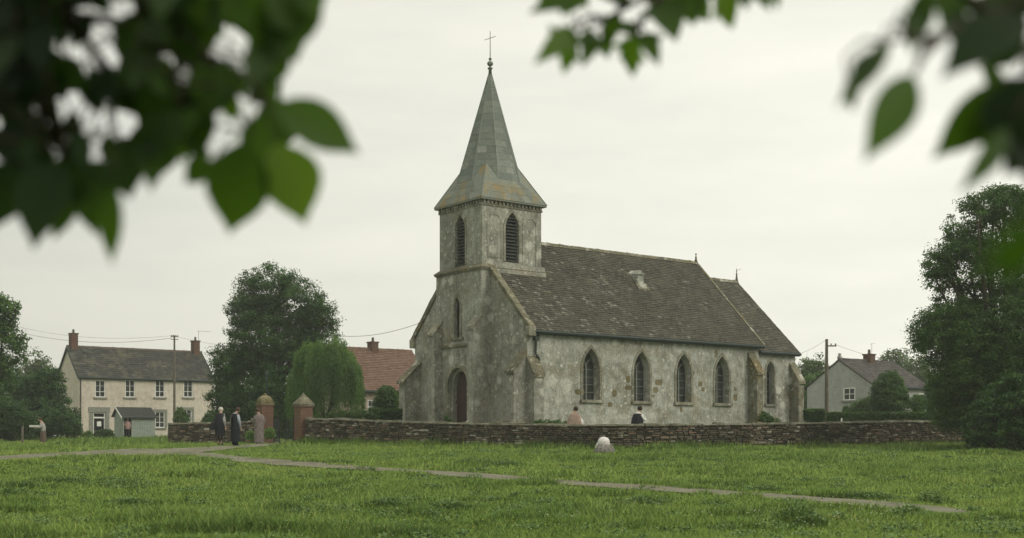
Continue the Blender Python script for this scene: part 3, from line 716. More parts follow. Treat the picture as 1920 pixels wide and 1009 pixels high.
f = MB(); fbox(f, fr, door_[0] - .32, door_[0] - .002, -.3, door_[3], 0, .05); fbox(f, fr, door_[1] + .002, door_[1] + .32, -.3, door_[3], 0, .05); fbox(f, fr, door_[0] - .38, door_[1] + .38, door_[3] + .002, door_[3] + .42, 0, .07); f.build('surround', M['surround'], d_)
rf = roof('roof', 0, FL, 0, FW, FE, FR, .18, M['house_slate'], farm, .26, .36, .15, True, (.12, .12), 31, .02, M['brick_dark'])
chimney(rf, .45, FW / 2, FR - .5, 1.6); chimney(rf, FL - .5, FW / 2, FR - .5, 1.5)
f = MB(); 
for e in (-.13,): slab(f, [(e, -.2, FE - .32), (e, FW / 2, FR - .12), (e - .03, FW / 2, FR - .12), (e - .03, -.2, FE - .32)], (0, 0, .2)); slab(f, [(e, FW + .2, FE - .32), (e, FW / 2, FR - .12), (e - .03, FW / 2, FR - .12), (e - .03, FW + .2, FE - .32)], (0, 0, .2))
f.build('bargeboard', M['gutter'], rf)
f = MB(); f.tube([(.12, -.08, FE - .2), (.12, -.08, 0)], .045, 6); f.build('downpipe', M['iron'], farm)
f = MB(); x = FL - .2; f.tube([(x, FW / 2, FR + 1.0), (x, FW / 2, FR + 2.0)], .015, 5)
for k in range(4): f.tube([(x - .0 + .35 * k, FW / 2 - .12, FR + 1.96), (x + .35 * k, FW / 2 + .12, FR + 1.96)], .008, 4)
f.tube([(x - .1, FW / 2, FR + 1.96), (x + 1.2, FW / 2, FR + 1.96)], .01, 4); f.build('aerial', M['iron'], rf)
# --- shed
SX, SY, SZ = PX(231, 92), 92.0, 1.58
shed = empty('garden_shed', (SX, SY, SZ), TH, 'small pale green wooden shed with dark felt roof standing before the cream house', 'shed')
SL, SW, SE, SR = 2.35, 1.9, 1.75, 2.45
mb = MB(); fr = Plane(0, 0, 1, 0, 0, -1); panel(mb, fr, rect(0, SL, -.3, SE), [rect(.06, .62, -.2, SE - .08)], .06)
panel(mb, Plane(0, 0, 0, 1, -1, 0), [(0, -.3), (SW, -.3), (SW, SE + .1), (SW * .6, SR), (0, SE)]); panel(mb, Plane(SL, 0, 0, 1, 1, 0), [(0, -.3), (SW, -.3), (SW, SE + .1), (SW * .6, SR), (0, SE)]); panel(mb, Plane(0, SW, 1, 0, 0, 1), rect(0, SL, -.3, SE + .1))
for k in range(9): s = .66 + k * .2; fbox(mb, fr, s, s + .185, -.3, SE - .02, .001, .018)
mb.build('wall', M['shed'], shed)
m_ = MB(); m_.box(.0, .9, .62, .65, -.2, SE); m_.build('inner_wall', M['shed_in'], shed)
mb = MB(); slab(mb, [(-.18, -.22, SE - .1), (SL + .22, -.22, SE - .1), (SL + .22, SW * .6, SR), (-.18, SW * .6, SR)], (0, 0, .05)); slab(mb, [(-.18, SW + .15, SE), (SL + .22, SW + .15, SE), (SL + .22, SW * .6, SR), (-.18, SW * .6, SR)], (0, 0, .05)); tiles(mb, (-.18, -.22, SE - .05), (SL + .22, -.22, SE - .05), (SL + .22, SW * .6, SR + .05), (-.18, SW * .6, SR + .05), .3, .5, .01, .3)
r_ = mb.build('roof', M['felt'], shed); f = MB(); slab(f, [(-.22, -.24, SE - .16), (-.19, -.24, SE - .16), (-.19, SW * .6, SR - .04), (-.22, SW * .6, SR - .04)], (0, 0, .12)); f.build('bargeboard', M['white'], r_)
# --- red tiled house
RX, RY, RZ = PX(634, 86), 86.0, 1.5
red = empty('red_roof_house', (RX, RY, RZ), TH, 'low stone house with a red tiled roof behind the willow', 'house')
RL, RW, RE, RR = 8.2, 7.0, 3.75, 6.75
fr = Plane(0, 0, 1, 0, 0, -1); ws = []
for px in (698, 751): s = house_s(px, RX, RY); ws.append((s - .36, s + .36, 1.95, 2.95))
mb = MB(); panel(mb, fr, rect(0, RL, -1, RE), [rect(*w) for w in ws], .15); panel(mb, Plane(0, 0, 0, 1, -1, 0), [(0, -1), (RW, -1), (RW, RE), (RW / 2, RR), (0, RE)]); panel(mb, Plane(RL, 0, 0, 1, 1, 0), [(0, -1), (RW, -1), (RW, RE), (RW / 2, RR), (0, RE)]); panel(mb, Plane(0, RW, 1, 0, 0, 1), rect(0, RL, -1, RE))
mb.build('wall', M['pinkstone'], red)
for w in ws: sash(fr, red, *w, cols=2, rows=2)
rf = roof('roof', 0, RL, 0, RW, RE, RR, .25, M['red_tile'], red, .2, .24, 0, True, (.15, .15), 55, .03)
chimney(rf, house_s(699, RX, RY, RW / 2), RW / 2, RR - .2, .75)
# --- grey cottage, right
GX, GY, GZ = PX(1636, 84), 84.0, 1.6
gcot = empty('grey_cottage', (GX, GY, GZ), TH, 'pale grey rendered cottage with brown slate roof and white gable window', 'house')
GL, GW, GE, GR = 6.3, 5.6, 3.75, 5.55
mb = MB(); frg = Plane(0, 0, 0, 1, -1, 0)
kk = (1592.5 - 960) / F; bb = (GX - kk * GY) / (.6055 + kk * .796); gw = (bb - .5, bb + .5, 2.75, 3.62)
panel(mb, frg, [(0, -1), (GW, -1), (GW, GE), (GW / 2, GR), (0, GE)], [rect(*gw)], .12)
fr = Plane(0, 0, 1, 0, 0, -1); gw2 = (GL - 1.0, GL - .45, 2.5, 3.3); panel(mb, fr, rect(0, GL, -1, GE), [rect(*gw2)], .12)
panel(mb, Plane(GL, 0, 0, 1, 1, 0), [(0, -1), (GW, -1), (GW, GE), (GW / 2, GR), (0, GE)]); panel(mb, Plane(0, GW, 1, 0, 0, 1), rect(0, GL, -1, GE))
mb.build('wall', M['grey_render'], gcot)
sash(frg, gcot, *gw, depth=.06, cols=2, rows=2); sash(fr, gcot, *gw2, depth=.06, cols=2, rows=1)
rf = roof('roof', 0, GL, 0, GW, GE, GR, .2, M['brown_slate'], gcot, .24, .32, 0, True, (.06, .15), 77, .02)
chimney(rf, 3.4, GW / 2, GR - .15, .65, .6, .6, 1)
f = MB(); f.tube([(3.7, GW / 2, GR + .4), (3.7, GW / 2, GR + 1.4)], .012, 5); f.tube([(3.5, GW / 2, GR + 1.3), (4.1, GW / 2, GR + 1.4)], .01, 4); f.build('aerial', M['iron'], rf)
f = MB(); f.box(-.05, .2, GW / 2 - .12, GW / 2 + .12, GR + .15, GR + .3); f.ball((.07, GW / 2, GR + .42), .12); f.build('ridge_finial', M['grey_render'], rf)

# ------------------------------------------------------------------ BOUNDARY WALLS
def rubble_wall(name, pts, label, cat, th=.42, stone_h=.085, coping=True, mat='rubble', seed=3, group=None):
    """pts: list of (X, Y, ztop)"""
    rd = random.Random(seed)
    P3 = [Vector((x, y, 0)) for x, y, _ in pts]; L = [0]
    for a, b in zip(P3[:-1], P3[1:]): L.append(L[-1] + (b - a).length)
    tot = L[-1]
    def at(s):
        s = min(max(s, 0), tot); i = max(k for k in range(len(L) - 1) if L[k] <= s + 1e-9); t = (s - L[i]) / (L[i + 1] - L[i])
        p = P3[i].lerp(P3[i + 1], t); zt = pts[i][2] * (1 - t) + pts[i + 1][2] * t
        # smooth direction
        q0 = P3[i].lerp(P3[i + 1], max(0, t - .1)); d = (P3[i + 1] - P3[i]).normalized()
        return p, d, zt
    e = empty(name, (pts[0][0], pts[0][1], gzf(pts[0][0], pts[0][1])), 0, label, cat, group); org = e.location.copy()
    core = MB(); n = max(2, int(tot / .6)); vs = []
    for i in range(n + 1):
        p, d, zt = at(tot * i / n); nm = Vector((d.y, -d.x, 0)); g0 = gzf(p.x, p.y) - .5
        for sg, z in ((1, g0), (1, zt - .06), (-1, zt - .06), (-1, g0)):
            q = p + nm * sg * (th / 2 - .05); vs.append(q + Vector((0, 0, z)) - org)
    fs = []
    for i in range(n):
        for k in range(3): fs.append((i * 4 + k, (i + 1) * 4 + k, (i + 1) * 4 + k + 1, i * 4 + k + 1))
    fs += [(0, 1, 2, 3), (n * 4 + 3, n * 4 + 2, n * 4 + 1, n * 4)]
    core.add(vs, fs, .5); core.build('core', M['mortar'], e)
    st = MB()
    for side in (1, -1):
        z_off = .0; row = 0
        while z_off < 1.6:
            h = stone_h * rd.uniform(.7, 1.6); s = -rd.random() * .2
            while s < tot:
                w = rd.uniform(.09, .36) * (1.2 if rd.random() < .2 else 1); s0 = max(s, 0); s1 = min(s + w, tot); s += w
                if s1 - s0 < .03: continue
                pa, da, za = at(s0 + .006); pb, db, zb = at(s1 - .006); na = Vector((da.y, -da.x, 0)) * side
                zt = min(za, zb) - .05 - z_off; zb_ = zt - h + .012
                if zt < gzf(pa.x, pa.y) - .15: continue
                o = th / 2 + rd.uniform(-.035, .035); j = lambda: rd.uniform(-.02, .016)
                hh = zt; c = .012
                lo = [pa + na * (th / 2 - .1), pb + na * (th / 2 - .1)]
                A = [pa + na * (o - .1), pb + na * (o - .1), pb + na * (o - .1), pa + na * (o - .1)]
                zz = [zb_ + j(), zb_ + j(), hh + j(), hh + j()]
                back = [Vector((p.x, p.y, z)) - org for p, z in zip(A, zz)]
                dd = (pb - pa).normalized(); w2 = min(.02, (s1 - s0) * .2)
                fp = [pa + dd * w2 + na * o, pb - dd * w2 + na * o, pb - dd * w2 + na * o, pa + dd * w2 + na * o]
                fz = [zz[0] + c, zz[1] + c, zz[2] - c, zz[3] - c]
                front = [Vector((p.x, p.y, z)) - org for p, z in zip(fp, fz)]
                st.hexa(back, front, min(1, max(0, rd.gauss(.48, .32))))
            z_off += h; row += 1
    st.build('rubble_stones', M[mat], e)
    if coping:
        cp = MB(); s = 0
        while s < tot - .02:
            w = min(rd.uniform(.25, .6), tot - s); pa, da, za = at(s + .004); pb, db, zb = at(s + w - .004); na = Vector((da.y, -da.x, 0))
            h = rd.uniform(.05, .1); o = th / 2 + rd.uniform(.0, .05); j = rd.uniform(-.015, .015)
            def c4(z1, z2, oo): return [Vector((pa.x, pa.y, z1)) + na * oo - org, Vector((pb.x, pb.y, z2)) + na * oo - org, Vector((pb.x, pb.y, z2)) - na * oo - org, Vector((pa.x, pa.y, z1)) - na * oo - org]
            cp.hexa(c4(za - .058, zb - .058, o), c4(za - .06 + h + j, zb - .06 + h, o - .04)); s += w
        cp.build('coping', M['coping'], e)
    return e
def wpt(px, Y, py): return (PX(px, Y), Y, EYE + (HOR - py) * Y / F)
wp = [(578, 55, 784), (640, 53.9, 785), (700, 52.9, 788), (760, 52, 790), (820, 51.2, 792), (900, 50.2, 793.5), (1000, 49, 795), (1100, 48.3, 796), (1200, 48, 796), (1300, 48.2, 795), (1400, 48.8, 794), (1500, 49.8, 792.5), (1600, 51, 790.5), (1700, 52.3, 789), (1815, 54, 789), (1960, 56, 788)]
bw = rubble_wall('boundary_wall', [wpt(*q) for q in wp], 'long low rubble stone wall in front of the church, running right from the brick piers', 'stone wall')
lw = [(318, 62.5, 794), (360, 62.2, 793), (430, 61.8, 792), (484, 61.4, 789)]
rubble_wall('boundary_wall', [wpt(*q) for q in lw], 'short grey stone wall left of the gate, behind the standing people', 'stone wall', seed=12)
# brick gate piers
def pier(px, Y, py_base, py_top, wpx, cap, label):
    X = PX(px, Y); g0 = gzf(X, Y) - .15; zt = EYE + (HOR - py_top) * Y / F; w = wpx * Y / F / 2 / 1.46
    e = empty('gate_pier', (X, Y, g0), TH, label, 'gate pier', 'brick gate piers at the churchyard entrance'); H = zt - g0
    m_ = MB(); m_.box(-w, w, -w, w, 0, H - .62); m_.box(-w - .03, w + .03, -w - .03, w + .03, H - .66 + .05, H - .56); m_.build('shaft', M['brick'], e, uv=True)
    c = MB()
    if cap == 'pyramid':
        c.hexa([(-w - .05, -w - .05, H - .559), (w + .05, -w - .05, H - .559), (w + .05, w + .05, H - .559), (-w - .05, w + .05, H - .559)], [(-w - .07, -w - .07, H - .46), (w + .07, -w - .07, H - .46), (w + .07, w + .07, H - .46), (-w - .07, w + .07, H - .46)])
        n = 5
        for k in range(n):
            a = w + .06 - (w + .02) * k / n; b = w + .06 - (w + .02) * (k + .9) / n; z0 = H - .459 + .42 * k / n; z1 = H - .459 + .42 * (k + 1) / n
            j = random.uniform(-.01, .01); c.hexa([(-a + j, -a, z0), (a, -a + j, z0), (a, a, z0), (-a, a + j, z0)], [(-b, -b, z1), (b, -b, z1), (b, b, z1), (-b, b, z1)])
        c.ball((0, 0, H - .05), .06)
    else:
        c.box(-w - .04, w + .04, -w - .04, w + .04, H - .559, H - .44)
        c.loft([(0, 0, H - .439 + .36 * math.sin(t), (w + .03) * 1.12 * math.cos(t) + .02, (w + .03) * 1.12 * math.cos(t) + .02) for t in [i * PI / 14 for i in range(8)]], 12)
        c.ball((0, 0, H - .05), .07)
    c.build('cap', M['moss'] if cap == 'pyramid' else M['ashlar'], e)
    return e
pier(569, 55.3, 826, 738, 37, 'pyramid', 'red brick gate pier with a pointed pyramid cap, joined to the long stone wall')
pier(497, 60.5, 818, 738, 34, 'dome', 'red brick gate pier with a rounded mossy cap behind the robed person')
# iron gate
gxa, gya = PX(551, 56), 56.0
def gate(x0, y0, x1, y1, label, hgt=1.05):
    d = Vector((x1 - x0, y1 - y0, 0)); L = d.length; g0 = gzf((x0 + x1) / 2, (y0 + y1) / 2) + .04
    e = empty('iron_gate', (x0, y0, g0), math.atan2(d.y, d.x), label, 'gate', None)
    m_ = MB(); m_.tube([(0, 0, -.15), (0, 0, hgt + .22)], .028, 6); m_.tube([(L, 0, 0), (L, 0, hgt + .1)], .022, 6)
    for z in (.1, hgt * .55, hgt): m_.tube([(0, 0, z), (L, 0, z)], .016, 5)
    m_.build('gate_frame', M['iron'], e); b = MB(); n = int(L / .17)
    for k in range(1, n): b.tube([(L * k / n, 0, .1), (L * k / n, 0, hgt + .08)], .006, 4); 
    b.build('gate_bars', M['iron'], e)
gate(gxa, gya, PX(536, 57.8), 57.8, 'dark iron gate leaf hinged on the pyramid-capped pier', 1.0)
gate(PX(513, 60), 60, PX(524, 57.3), 57.3, 'dark iron gate leaf standing open beside the domed pier', 1.12)
# tall thin post behind left pier
e = empty('lamp_post', (PX(500, 62.5), 62.5, gzf(PX(500, 62.5), 62.5)), 0, 'slender dark green iron post rising behind the domed gate pier', 'post')
H = EYE + (HOR - 694) * 62.5 / F - e.location.z
m_ = MB(); m_.tube([(0, 0, -.2), (0, 0, .5), (0, 0, H - .25)], [.06, .045, .035], 8); m_.build('pole', M['gutter'], e)
m_ = MB(); m_.loft([(0, 0, H - .3, .05, .05), (0, 0, H - .24, .1, .1), (0, 0, H - .1, .07, .07), (0, 0, H, .01, .01)], 8); m_.build('finial', M['gutter'], e)
# ------------------------------------------------------------------ POLES AND WIRES
def utility(px, Y, py_top, label, arm=True, lean=0, th=.13):
    X = PX(px, Y); g0 = gzf(X, Y); H = EYE + (HOR - py_top) * Y / F - g0
    e = empty('utility_pole', (X, Y, g0), 0, label, 'utility pole')
    m_ = MB(); m_.tube([(0, 0, -.3), (0, 0, H * .5), (0, 0, H)], [th, th * .85, th * .62], 8); m_.build('pole', M['pole'], e)
    m_ = MB()
    if arm:
        m_.box(-.05, .55, -.04, .04, H - .42, H - .35)
        for x in (.25, .5): m_.loft([(x, 0, H - .349, .03, .03), (x, 0, H - .25, .045, .045)], 6)
    else:
        for zz in (H - .1, H - .3): m_.box(-.28, .3, -.04, .04, zz - .03, zz + .02)
        for x in (-.24, -.1, .12, .26): m_.loft([(x, 0, H - .079, .03, .03), (x, 0, H + .03, .04, .04)], 6)
    m_.build('crossarm', M['pole'], e); return X, Y, g0 + H
pr = utility(1550, 70, 636, 'grey wooden pole with short side arm in front of the grey cottage')
pl_ = utility(327, 96, 629, 'thin pole with wired crossarms in front of the cream farmhouse', False, th=.11)
def wire(a, b, sag, label, r=.009):
    m_ = MB(); a = Vector(a); b = Vector(b); n = 24
    m_.tube([a.lerp(b, i / n) - Vector((0, 0, sag * 4 * (i / n) * (1 - i / n))) for i in range(n + 1)], r, 4)
    o = m_.build('overhead_wire', M['pole']); tag(o, label, 'wire')
wire(pl_, P(-40, 590, 120), 1.0, 'upper thin wire running left from the farmhouse pole')
wire((pl_[0] - .2, pl_[1], pl_[2] - .2), P(-40, 601, 112), 1.0, 'lower thin wire running left from the farmhouse pole', .014)
wire((pl_[0] + .2, pl_[1], pl_[2] - .1), P(600, 625, 150), 1.2, 'thin wire from the farmhouse pole into the tall tree')
wire(P(600, 624, 100), P(800, 601, 78), .6, 'dark wire sagging between the tall tree and the church gable', .016)
wire(pr, P(1480, 668, 66), .15, 'wire from the grey pole to the church end')
wire((pr[0] + .5, pr[1], pr[2] - .3), P(1760, 668, 100), .6, 'wire from the grey pole toward the right trees')
e = empty('marker_post', (PX(1578, 55), 55, gzf(PX(1578, 55), 55)), 0, 'small white marker post behind the stone wall', 'post')
m_ = MB(); m_.box(-.03, .03, -.03, .03, 0, 1.18); m_.hexa([(-.03, -.03, 1.18), (.03, -.03, 1.18), (.03, .03, 1.18), (-.03, .03, 1.18)], [(-.005, -.005, 1.23), (.005, -.005, 1.23), (.005, .005, 1.23), (-.005, .005, 1.23)]); m_.build('post', M['white'], e)
e = empty('fence_post', (PX(42, 68), 68, gzf(PX(42, 68), 68)), .2, 'short weathered wooden post in the grass before the left hedge', 'post')
m_ = MB(); m_.hexa([(-.06, -.06, -.2), (.06, -.06, -.2), (.06, .06, -.2), (-.06, .06, -.2)], [(-.04, -.05, .95), (.06, -.05, .98), (.06, .05, .98), (-.04, .05, .95)]); m_.build('post', M['pole'], e)

# ------------------------------------------------------------------ TREES
def leaves_at(cent, size, n, spread, aspect=1.7, flat_=.45, rg=rng, down=0):
    """cent (k,3); returns quads verts (k*n,4,3)"""
    k = len(cent); c = np.repeat(cent, n, 0); sp = np.repeat(spread, n)[:, None] if hasattr(spread, '__len__') else spread
    d = rg.normal(size=(k * n, 3)); d /= np.linalg.norm(d, axis=1)[:, None]; rr = rg.random((k * n, 1)) ** .5
    c = c + d * rr * sp * np.array([1, 1, .62])
    nm = d * .8 + rg.normal(size=(k * n, 3)) * .55; nm[:, 2] += flat_; nm /= np.linalg.norm(nm, axis=1)[:, None]
    t = np.cross(nm, rg.normal(size=(k * n, 3))); t[:, 2] -= down; t /= np.linalg.norm(t, axis=1)[:, None]
    b = np.cross(nm, t); s = size * (.6 + .8 * rg.random((k * n, 1)))
    v = np.stack([c - t * s, c - b * s / aspect + t * s * .1, c + t * s, c + b * s / aspect + t * s * .1], 1)
    return v
def tree(name, label, cat, X, Y, lobes, trunk_r, trunk_h, mat, size=.11, nclump=900, nper=16, clump=.38, group=None, seed=0, limbs=None, shell=.55, holes=0, var_bias=0):
    """lobes: (dx, dy, z, rx, ry, rz) relative to base"""
    rg = np.random.default_rng(seed + 100); rd = random.Random(seed)
    g0 = gzf(X, Y); e = empty(name, (X, Y, g0), 0, label, cat, group)
    vol = np.array([l[3] * l[4] + l[3] * l[5] + l[4] * l[5] for l in lobes]); cnt = np.maximum(3, (nclump * vol / vol.sum()).astype(int))
    cs = []; vb = []
    for l, m in zip(lobes, cnt):
        d = rg.normal(size=(m, 3)); d /= np.linalg.norm(d, axis=1)[:, None]; r = shell + (1.04 - shell) * rg.random((m, 1)) ** .6
        wob = .86 + .28 * vnoise(d[:, 0] * 2.2 + l[0] * 3, d[:, 1] * 2.2 + d[:, 2] * 3.1, .9, seed)[:, None]
        cs.append(np.array(l[:3]) + d * r * wob * np.array(l[3:6]))
    C = np.concatenate(cs)
    if holes:
        zf = np.clip((C[:, 2] / max(l[2] + l[5] for l in lobes) - .42) * 4, 0, 1)
        nz = vnoise(C[:, 0] * 1.0 + 3.3 * C[:, 1], C[:, 2], .9, seed + 5); C = C[nz > holes * 1.15 * zf]
    C = C[C[:, 2] > .05]
    sp = clump * (.6 + .8 * rg.random(len(C)))
    V = leaves_at(C, size, nper, sp, rg=rg)
    cv = rg.random(len(C)) * .62 + .05 + var_bias
    var = np.clip(np.repeat(cv, nper) + rg.random(len(V)) * .42 - .05, 0, 1)
    # strays for an uneven edge
    np_mesh('crown', V, 4, M[mat], var, e)
    tb = MB()
    if trunk_r > 0:
        top = Vector((rd.uniform(-.15, .15), rd.uniform(-.15, .15), trunk_h))
        tb.tube([(0, 0, -.25), (0, 0, .08), (.02, 0, trunk_h * .5), top], [trunk_r * 1.5, trunk_r * 1.12, trunk_r * .85, trunk_r * .7], 9)
        for l in (limbs or lobes):
            for _ in range(3):
                tgt = Vector((l[0] + l[3] * rd.uniform(-.65, .65), l[1] + l[4] * rd.uniform(-.65, .65), l[2] + l[5] * rd.uniform(-.3, .75)))
                if tgt.z < trunk_h * .7: continue
                m1 = top.lerp(tgt, .5) + Vector((rd.uniform(-.3, .3), rd.uniform(-.3, .3), .25))
                r0 = trunk_r * rd.uniform(.3, .5)
                tb.tube([top - Vector((0, 0, .1)), m1, tgt], [r0, r0 * .6, r0 * .18], 6)
                for _ in range(3):
                    t2 = m1.lerp(tgt, rd.uniform(.1, .8)); en = t2 + Vector((rd.uniform(-1, 1) * l[3] * .5, rd.uniform(-1, 1) * l[4] * .5, rd.uniform(.1, .6) * l[5]))
                    tb.tube([t2, t2.lerp(en, .5) + Vector((0, 0, .08)), en], [r0 * .35, r0 * .25, r0 * .08], 4, cap=False)
        tb.build('trunk', M['bark'], e, smooth=True)
    return e
def lob(px0, px1, py0, py1, X, Y, dep=.8, dy=0):
    x0, x1 = PX(px0, Y + dy), PX(px1, Y + dy); g0 = gzf(X, Y); z1 = EYE + (HOR - py0) * (Y + dy) / F; z0 = EYE + (HOR - py1) * (Y + dy) / F
    return ((x0 + x1) / 2 - X, dy, (z0 + z1) / 2 - g0, (x1 - x0) / 2, (x1 - x0) / 2 * dep, (z1 - z0) / 2)
# big dense tree
Y = 76; X = PX(505, Y)
L_ = [lob(*b, X, Y, dy=d) for b, d in (((400, 535, 640, 800), 0), ((470, 600, 620, 790), -.6), ((420, 560, 560, 700), 0), ((440, 560, 498, 600), .3), ((500, 600, 510, 620), -.3), ((560, 632, 555, 625), 0), ((395, 470, 640, 720), -.3), ((430, 500, 535, 620), 0), ((535, 605, 590, 680), .2), ((392, 460, 700, 790), .2), ((440, 560, 700, 815), -1.2), ((400, 500, 730, 818), -.6), ((520, 610, 700, 815), 0), ((560, 630, 560, 680), .3))]
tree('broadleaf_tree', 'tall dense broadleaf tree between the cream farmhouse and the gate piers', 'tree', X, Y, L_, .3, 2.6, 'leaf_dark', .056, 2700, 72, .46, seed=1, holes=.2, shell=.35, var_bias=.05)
# willow
Y = 68; X = PX(610, Y); g0 = gzf(X, Y)
e = empty('willow_tree', (X, Y, g0), 0, 'pale green weeping willow in front of the red-roofed house', 'tree')
rg = np.random.default_rng(5); hs = EYE + (HOR - 640) * Y / F - g0; R = (686 - 548) / 2 * Y / F
vv = []; vr = []
bun = [(rg.random() * 2 * PI, .15 + .85 * rg.random() ** .6, rg.normal() * .2, rg.random() * .4, .6 + .4 * rg.random()) for _ in range(110)]
for i in range(1700):
    B_ = bun[i % 110]; a = B_[0] + rg.normal() * .12; wobb = .8 + .3 * float(vnoise(math.cos(a) * 2, math.sin(a) * 2, .8, 77)); rr = R * (B_[1] + rg.normal() * .04) * wobb; top = B_[2] + hs * (.52 + .46 * math.sqrt(max(0, 1 - (rr / R) ** 2))) + rg.normal() * .15
    x0, y0 = rr * math.cos(a), rr * math.sin(a) * .8; Ls = top * (.35 + .5 * rg.random()) * B_[4] * (1 if rr > R * .5 else .7); n = int(Ls / .05); b0 = B_[3] + rg.random() * .1
    t = np.linspace(0, 1, n)[:, None]; out = .28 * np.sqrt(t) ; c = np.concatenate([x0 + math.cos(a) * out + .05 * np.sin(t * 9 + a * 5), y0 + math.sin(a) * out, top + .15 * np.sin(t * PI) - Ls * t], 1)
    c = c + rg.normal(size=c.shape) * .035; c = c[c[:, 2] > .25]; n = len(c)
    if n == 0: continue
    d = np.stack([rg.normal(size=n) * .45, rg.normal(size=n) * .45, -np.ones(n)], 1); d /= np.linalg.norm(d, axis=1)[:, None]
    s = np.cross(d, rg.normal(size=(n, 3))); s /= np.linalg.norm(s, axis=1)[:, None]
    vv.append(np.stack([c, c + d * .07 + s * .018, c + d * .15, c + d * .07 - s * .018], 1)); vr.append(np.clip(b0 + rg.random(n) * .5 + (.1 if top > hs * .7 else 0), 0, 1))
np_mesh('crown', np.concatenate(vv), 4, M['willow'], np.concatenate(vr), e)
tb = MB(); tb.tube([(0, 0, -.2), (.03, 0, .6), (-.05, 0, 1.3)], [.16, .11, .1], 8)
for k in range(9):
    a = k * 2.1; r1 = R * random.uniform(.3, .7); tb.tube([(-.05, 0, 1.1), (r1 * .4 * math.cos(a), r1 * .4 * math.sin(a), 2.2), (r1 * math.cos(a), r1 * math.sin(a), hs * .8)], [.06, .04, .012], 5)
tb.build('trunk', M['bark'], e, smooth=True)
# big right tree
Y = 47.5; X = PX(1868, Y)
L_ = [lob(*b, X, Y, dy=d) for b, d in (((1780, 1960, 355, 520), 0), ((1740, 1880, 430, 600), .3), ((1718, 1850, 560, 700), -.2), ((1800, 2010, 480, 760), -.5), ((1705, 1800, 590, 660), 0), ((1745, 1900, 640, 790), -.3), ((1880, 2060, 350, 620), 0), ((1880, 2090, 600, 800), 0), ((1830, 1935, 350, 420), 0), ((1728, 1790, 470, 530), 0), ((1740, 1830, 740, 808), -.2), ((1800, 1960, 650, 835), -.8), ((1770, 1870, 600, 760), -1.0), ((1850, 2000, 560, 760), -1.4))]
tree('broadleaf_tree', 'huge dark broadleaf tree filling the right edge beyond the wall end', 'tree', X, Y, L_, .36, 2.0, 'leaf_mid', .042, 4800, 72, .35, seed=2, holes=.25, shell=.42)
Y = 44.8; X = PX(1862, Y)
L_ = [lob(*b, X, Y) for b in ((1812, 1900, 730, 850), (1850, 1960, 700, 850), (1805, 1860, 770, 845), (1900, 2030, 720, 850))]
tree('shrub', 'dark bushy growth at the foot of the huge right tree', 'shrub', X, Y, L_, .08, .5, 'leaf_dark', .045, 900, 60, .24, seed=4, shell=.5)
# left edge trees / hedges
def T(name, label, cat, boxes, Y, mat, size, ncl, nper, clump, px=None, tr=0, th=1, seed=0, holes=0, group=None, dep=.8, shell=.5, bias=0):
    size *= .62; nper = int(nper * 2.2); clump *= 1.1
    px = px or sum(b[0] + b[1] for b in boxes) / 2 / len(boxes); X = PX(px, Y)
    return tree(name, label, cat, X, Y, [lob(*b, X, Y, dep) for b in boxes], tr, th, mat, size, ncl, nper, clump, group, seed, None, shell, holes, bias)
T('broadleaf_tree', 'loose-branched green tree cut by the left edge of the view', 'tree', [(-70, 28, 548, 640), (-60, 48, 600, 700), (-90, 20, 640, 760), (-40, 40, 560, 600)], 72, 'leaf_mid', .12, 700, 20, .35, -15, .22, 2.5, 11, .2)
T('conifer_hedge', 'dark rounded hedge mass beside the gable of the cream farmhouse', 'hedge', [(-60, 60, 690, 815), (20, 140, 735, 818), (60, 125, 690, 760), (30, 110, 705, 780)], 84, 'leaf_dark', .12, 900, 20, .35, seed=12, shell=.6)
T('shrub', 'low dark shrub against the left corner of the cream farmhouse', 'shrub', [(98, 146, 775, 822), (60, 120, 765, 822), (125, 152, 790, 822)], 80, 'leaf_dark', .08, 420, 20, .22, seed=13, shell=.6)
T('shrub', 'wide mid-green shrub at the far left behind the grass', 'shrub', [(-60, 50, 745, 825), (-20, 70, 770, 825)], 76, 'leaf_dark', .09, 500, 20, .28, seed=14, shell=.6)
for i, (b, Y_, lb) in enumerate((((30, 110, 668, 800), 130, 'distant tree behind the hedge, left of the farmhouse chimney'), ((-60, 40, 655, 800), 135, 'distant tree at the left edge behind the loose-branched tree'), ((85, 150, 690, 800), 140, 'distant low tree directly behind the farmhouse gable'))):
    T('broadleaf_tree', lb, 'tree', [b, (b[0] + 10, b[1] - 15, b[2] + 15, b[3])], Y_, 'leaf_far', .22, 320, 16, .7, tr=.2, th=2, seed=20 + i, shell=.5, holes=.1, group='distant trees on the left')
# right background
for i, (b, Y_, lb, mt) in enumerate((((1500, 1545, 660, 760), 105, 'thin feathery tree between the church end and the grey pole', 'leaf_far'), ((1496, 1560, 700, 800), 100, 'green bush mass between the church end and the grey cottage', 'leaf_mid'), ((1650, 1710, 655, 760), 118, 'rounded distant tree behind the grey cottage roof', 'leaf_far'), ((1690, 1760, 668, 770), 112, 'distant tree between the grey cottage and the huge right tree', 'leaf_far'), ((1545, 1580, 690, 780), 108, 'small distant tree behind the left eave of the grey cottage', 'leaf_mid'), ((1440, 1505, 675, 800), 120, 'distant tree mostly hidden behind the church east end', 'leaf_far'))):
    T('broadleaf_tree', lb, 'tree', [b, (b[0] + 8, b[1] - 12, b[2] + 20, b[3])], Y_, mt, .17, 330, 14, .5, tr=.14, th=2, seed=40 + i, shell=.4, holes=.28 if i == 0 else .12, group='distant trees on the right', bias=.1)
T('shrub', 'large round bush in front of the grey cottage roof', 'shrub', [(1636, 1700, 702, 775), (1645, 1692, 698, 740), (1632, 1704, 730, 778)], 70, 'leaf_hedge', .075, 700, 24, .2, seed=50, shell=.6, tr=.06, th=.6)
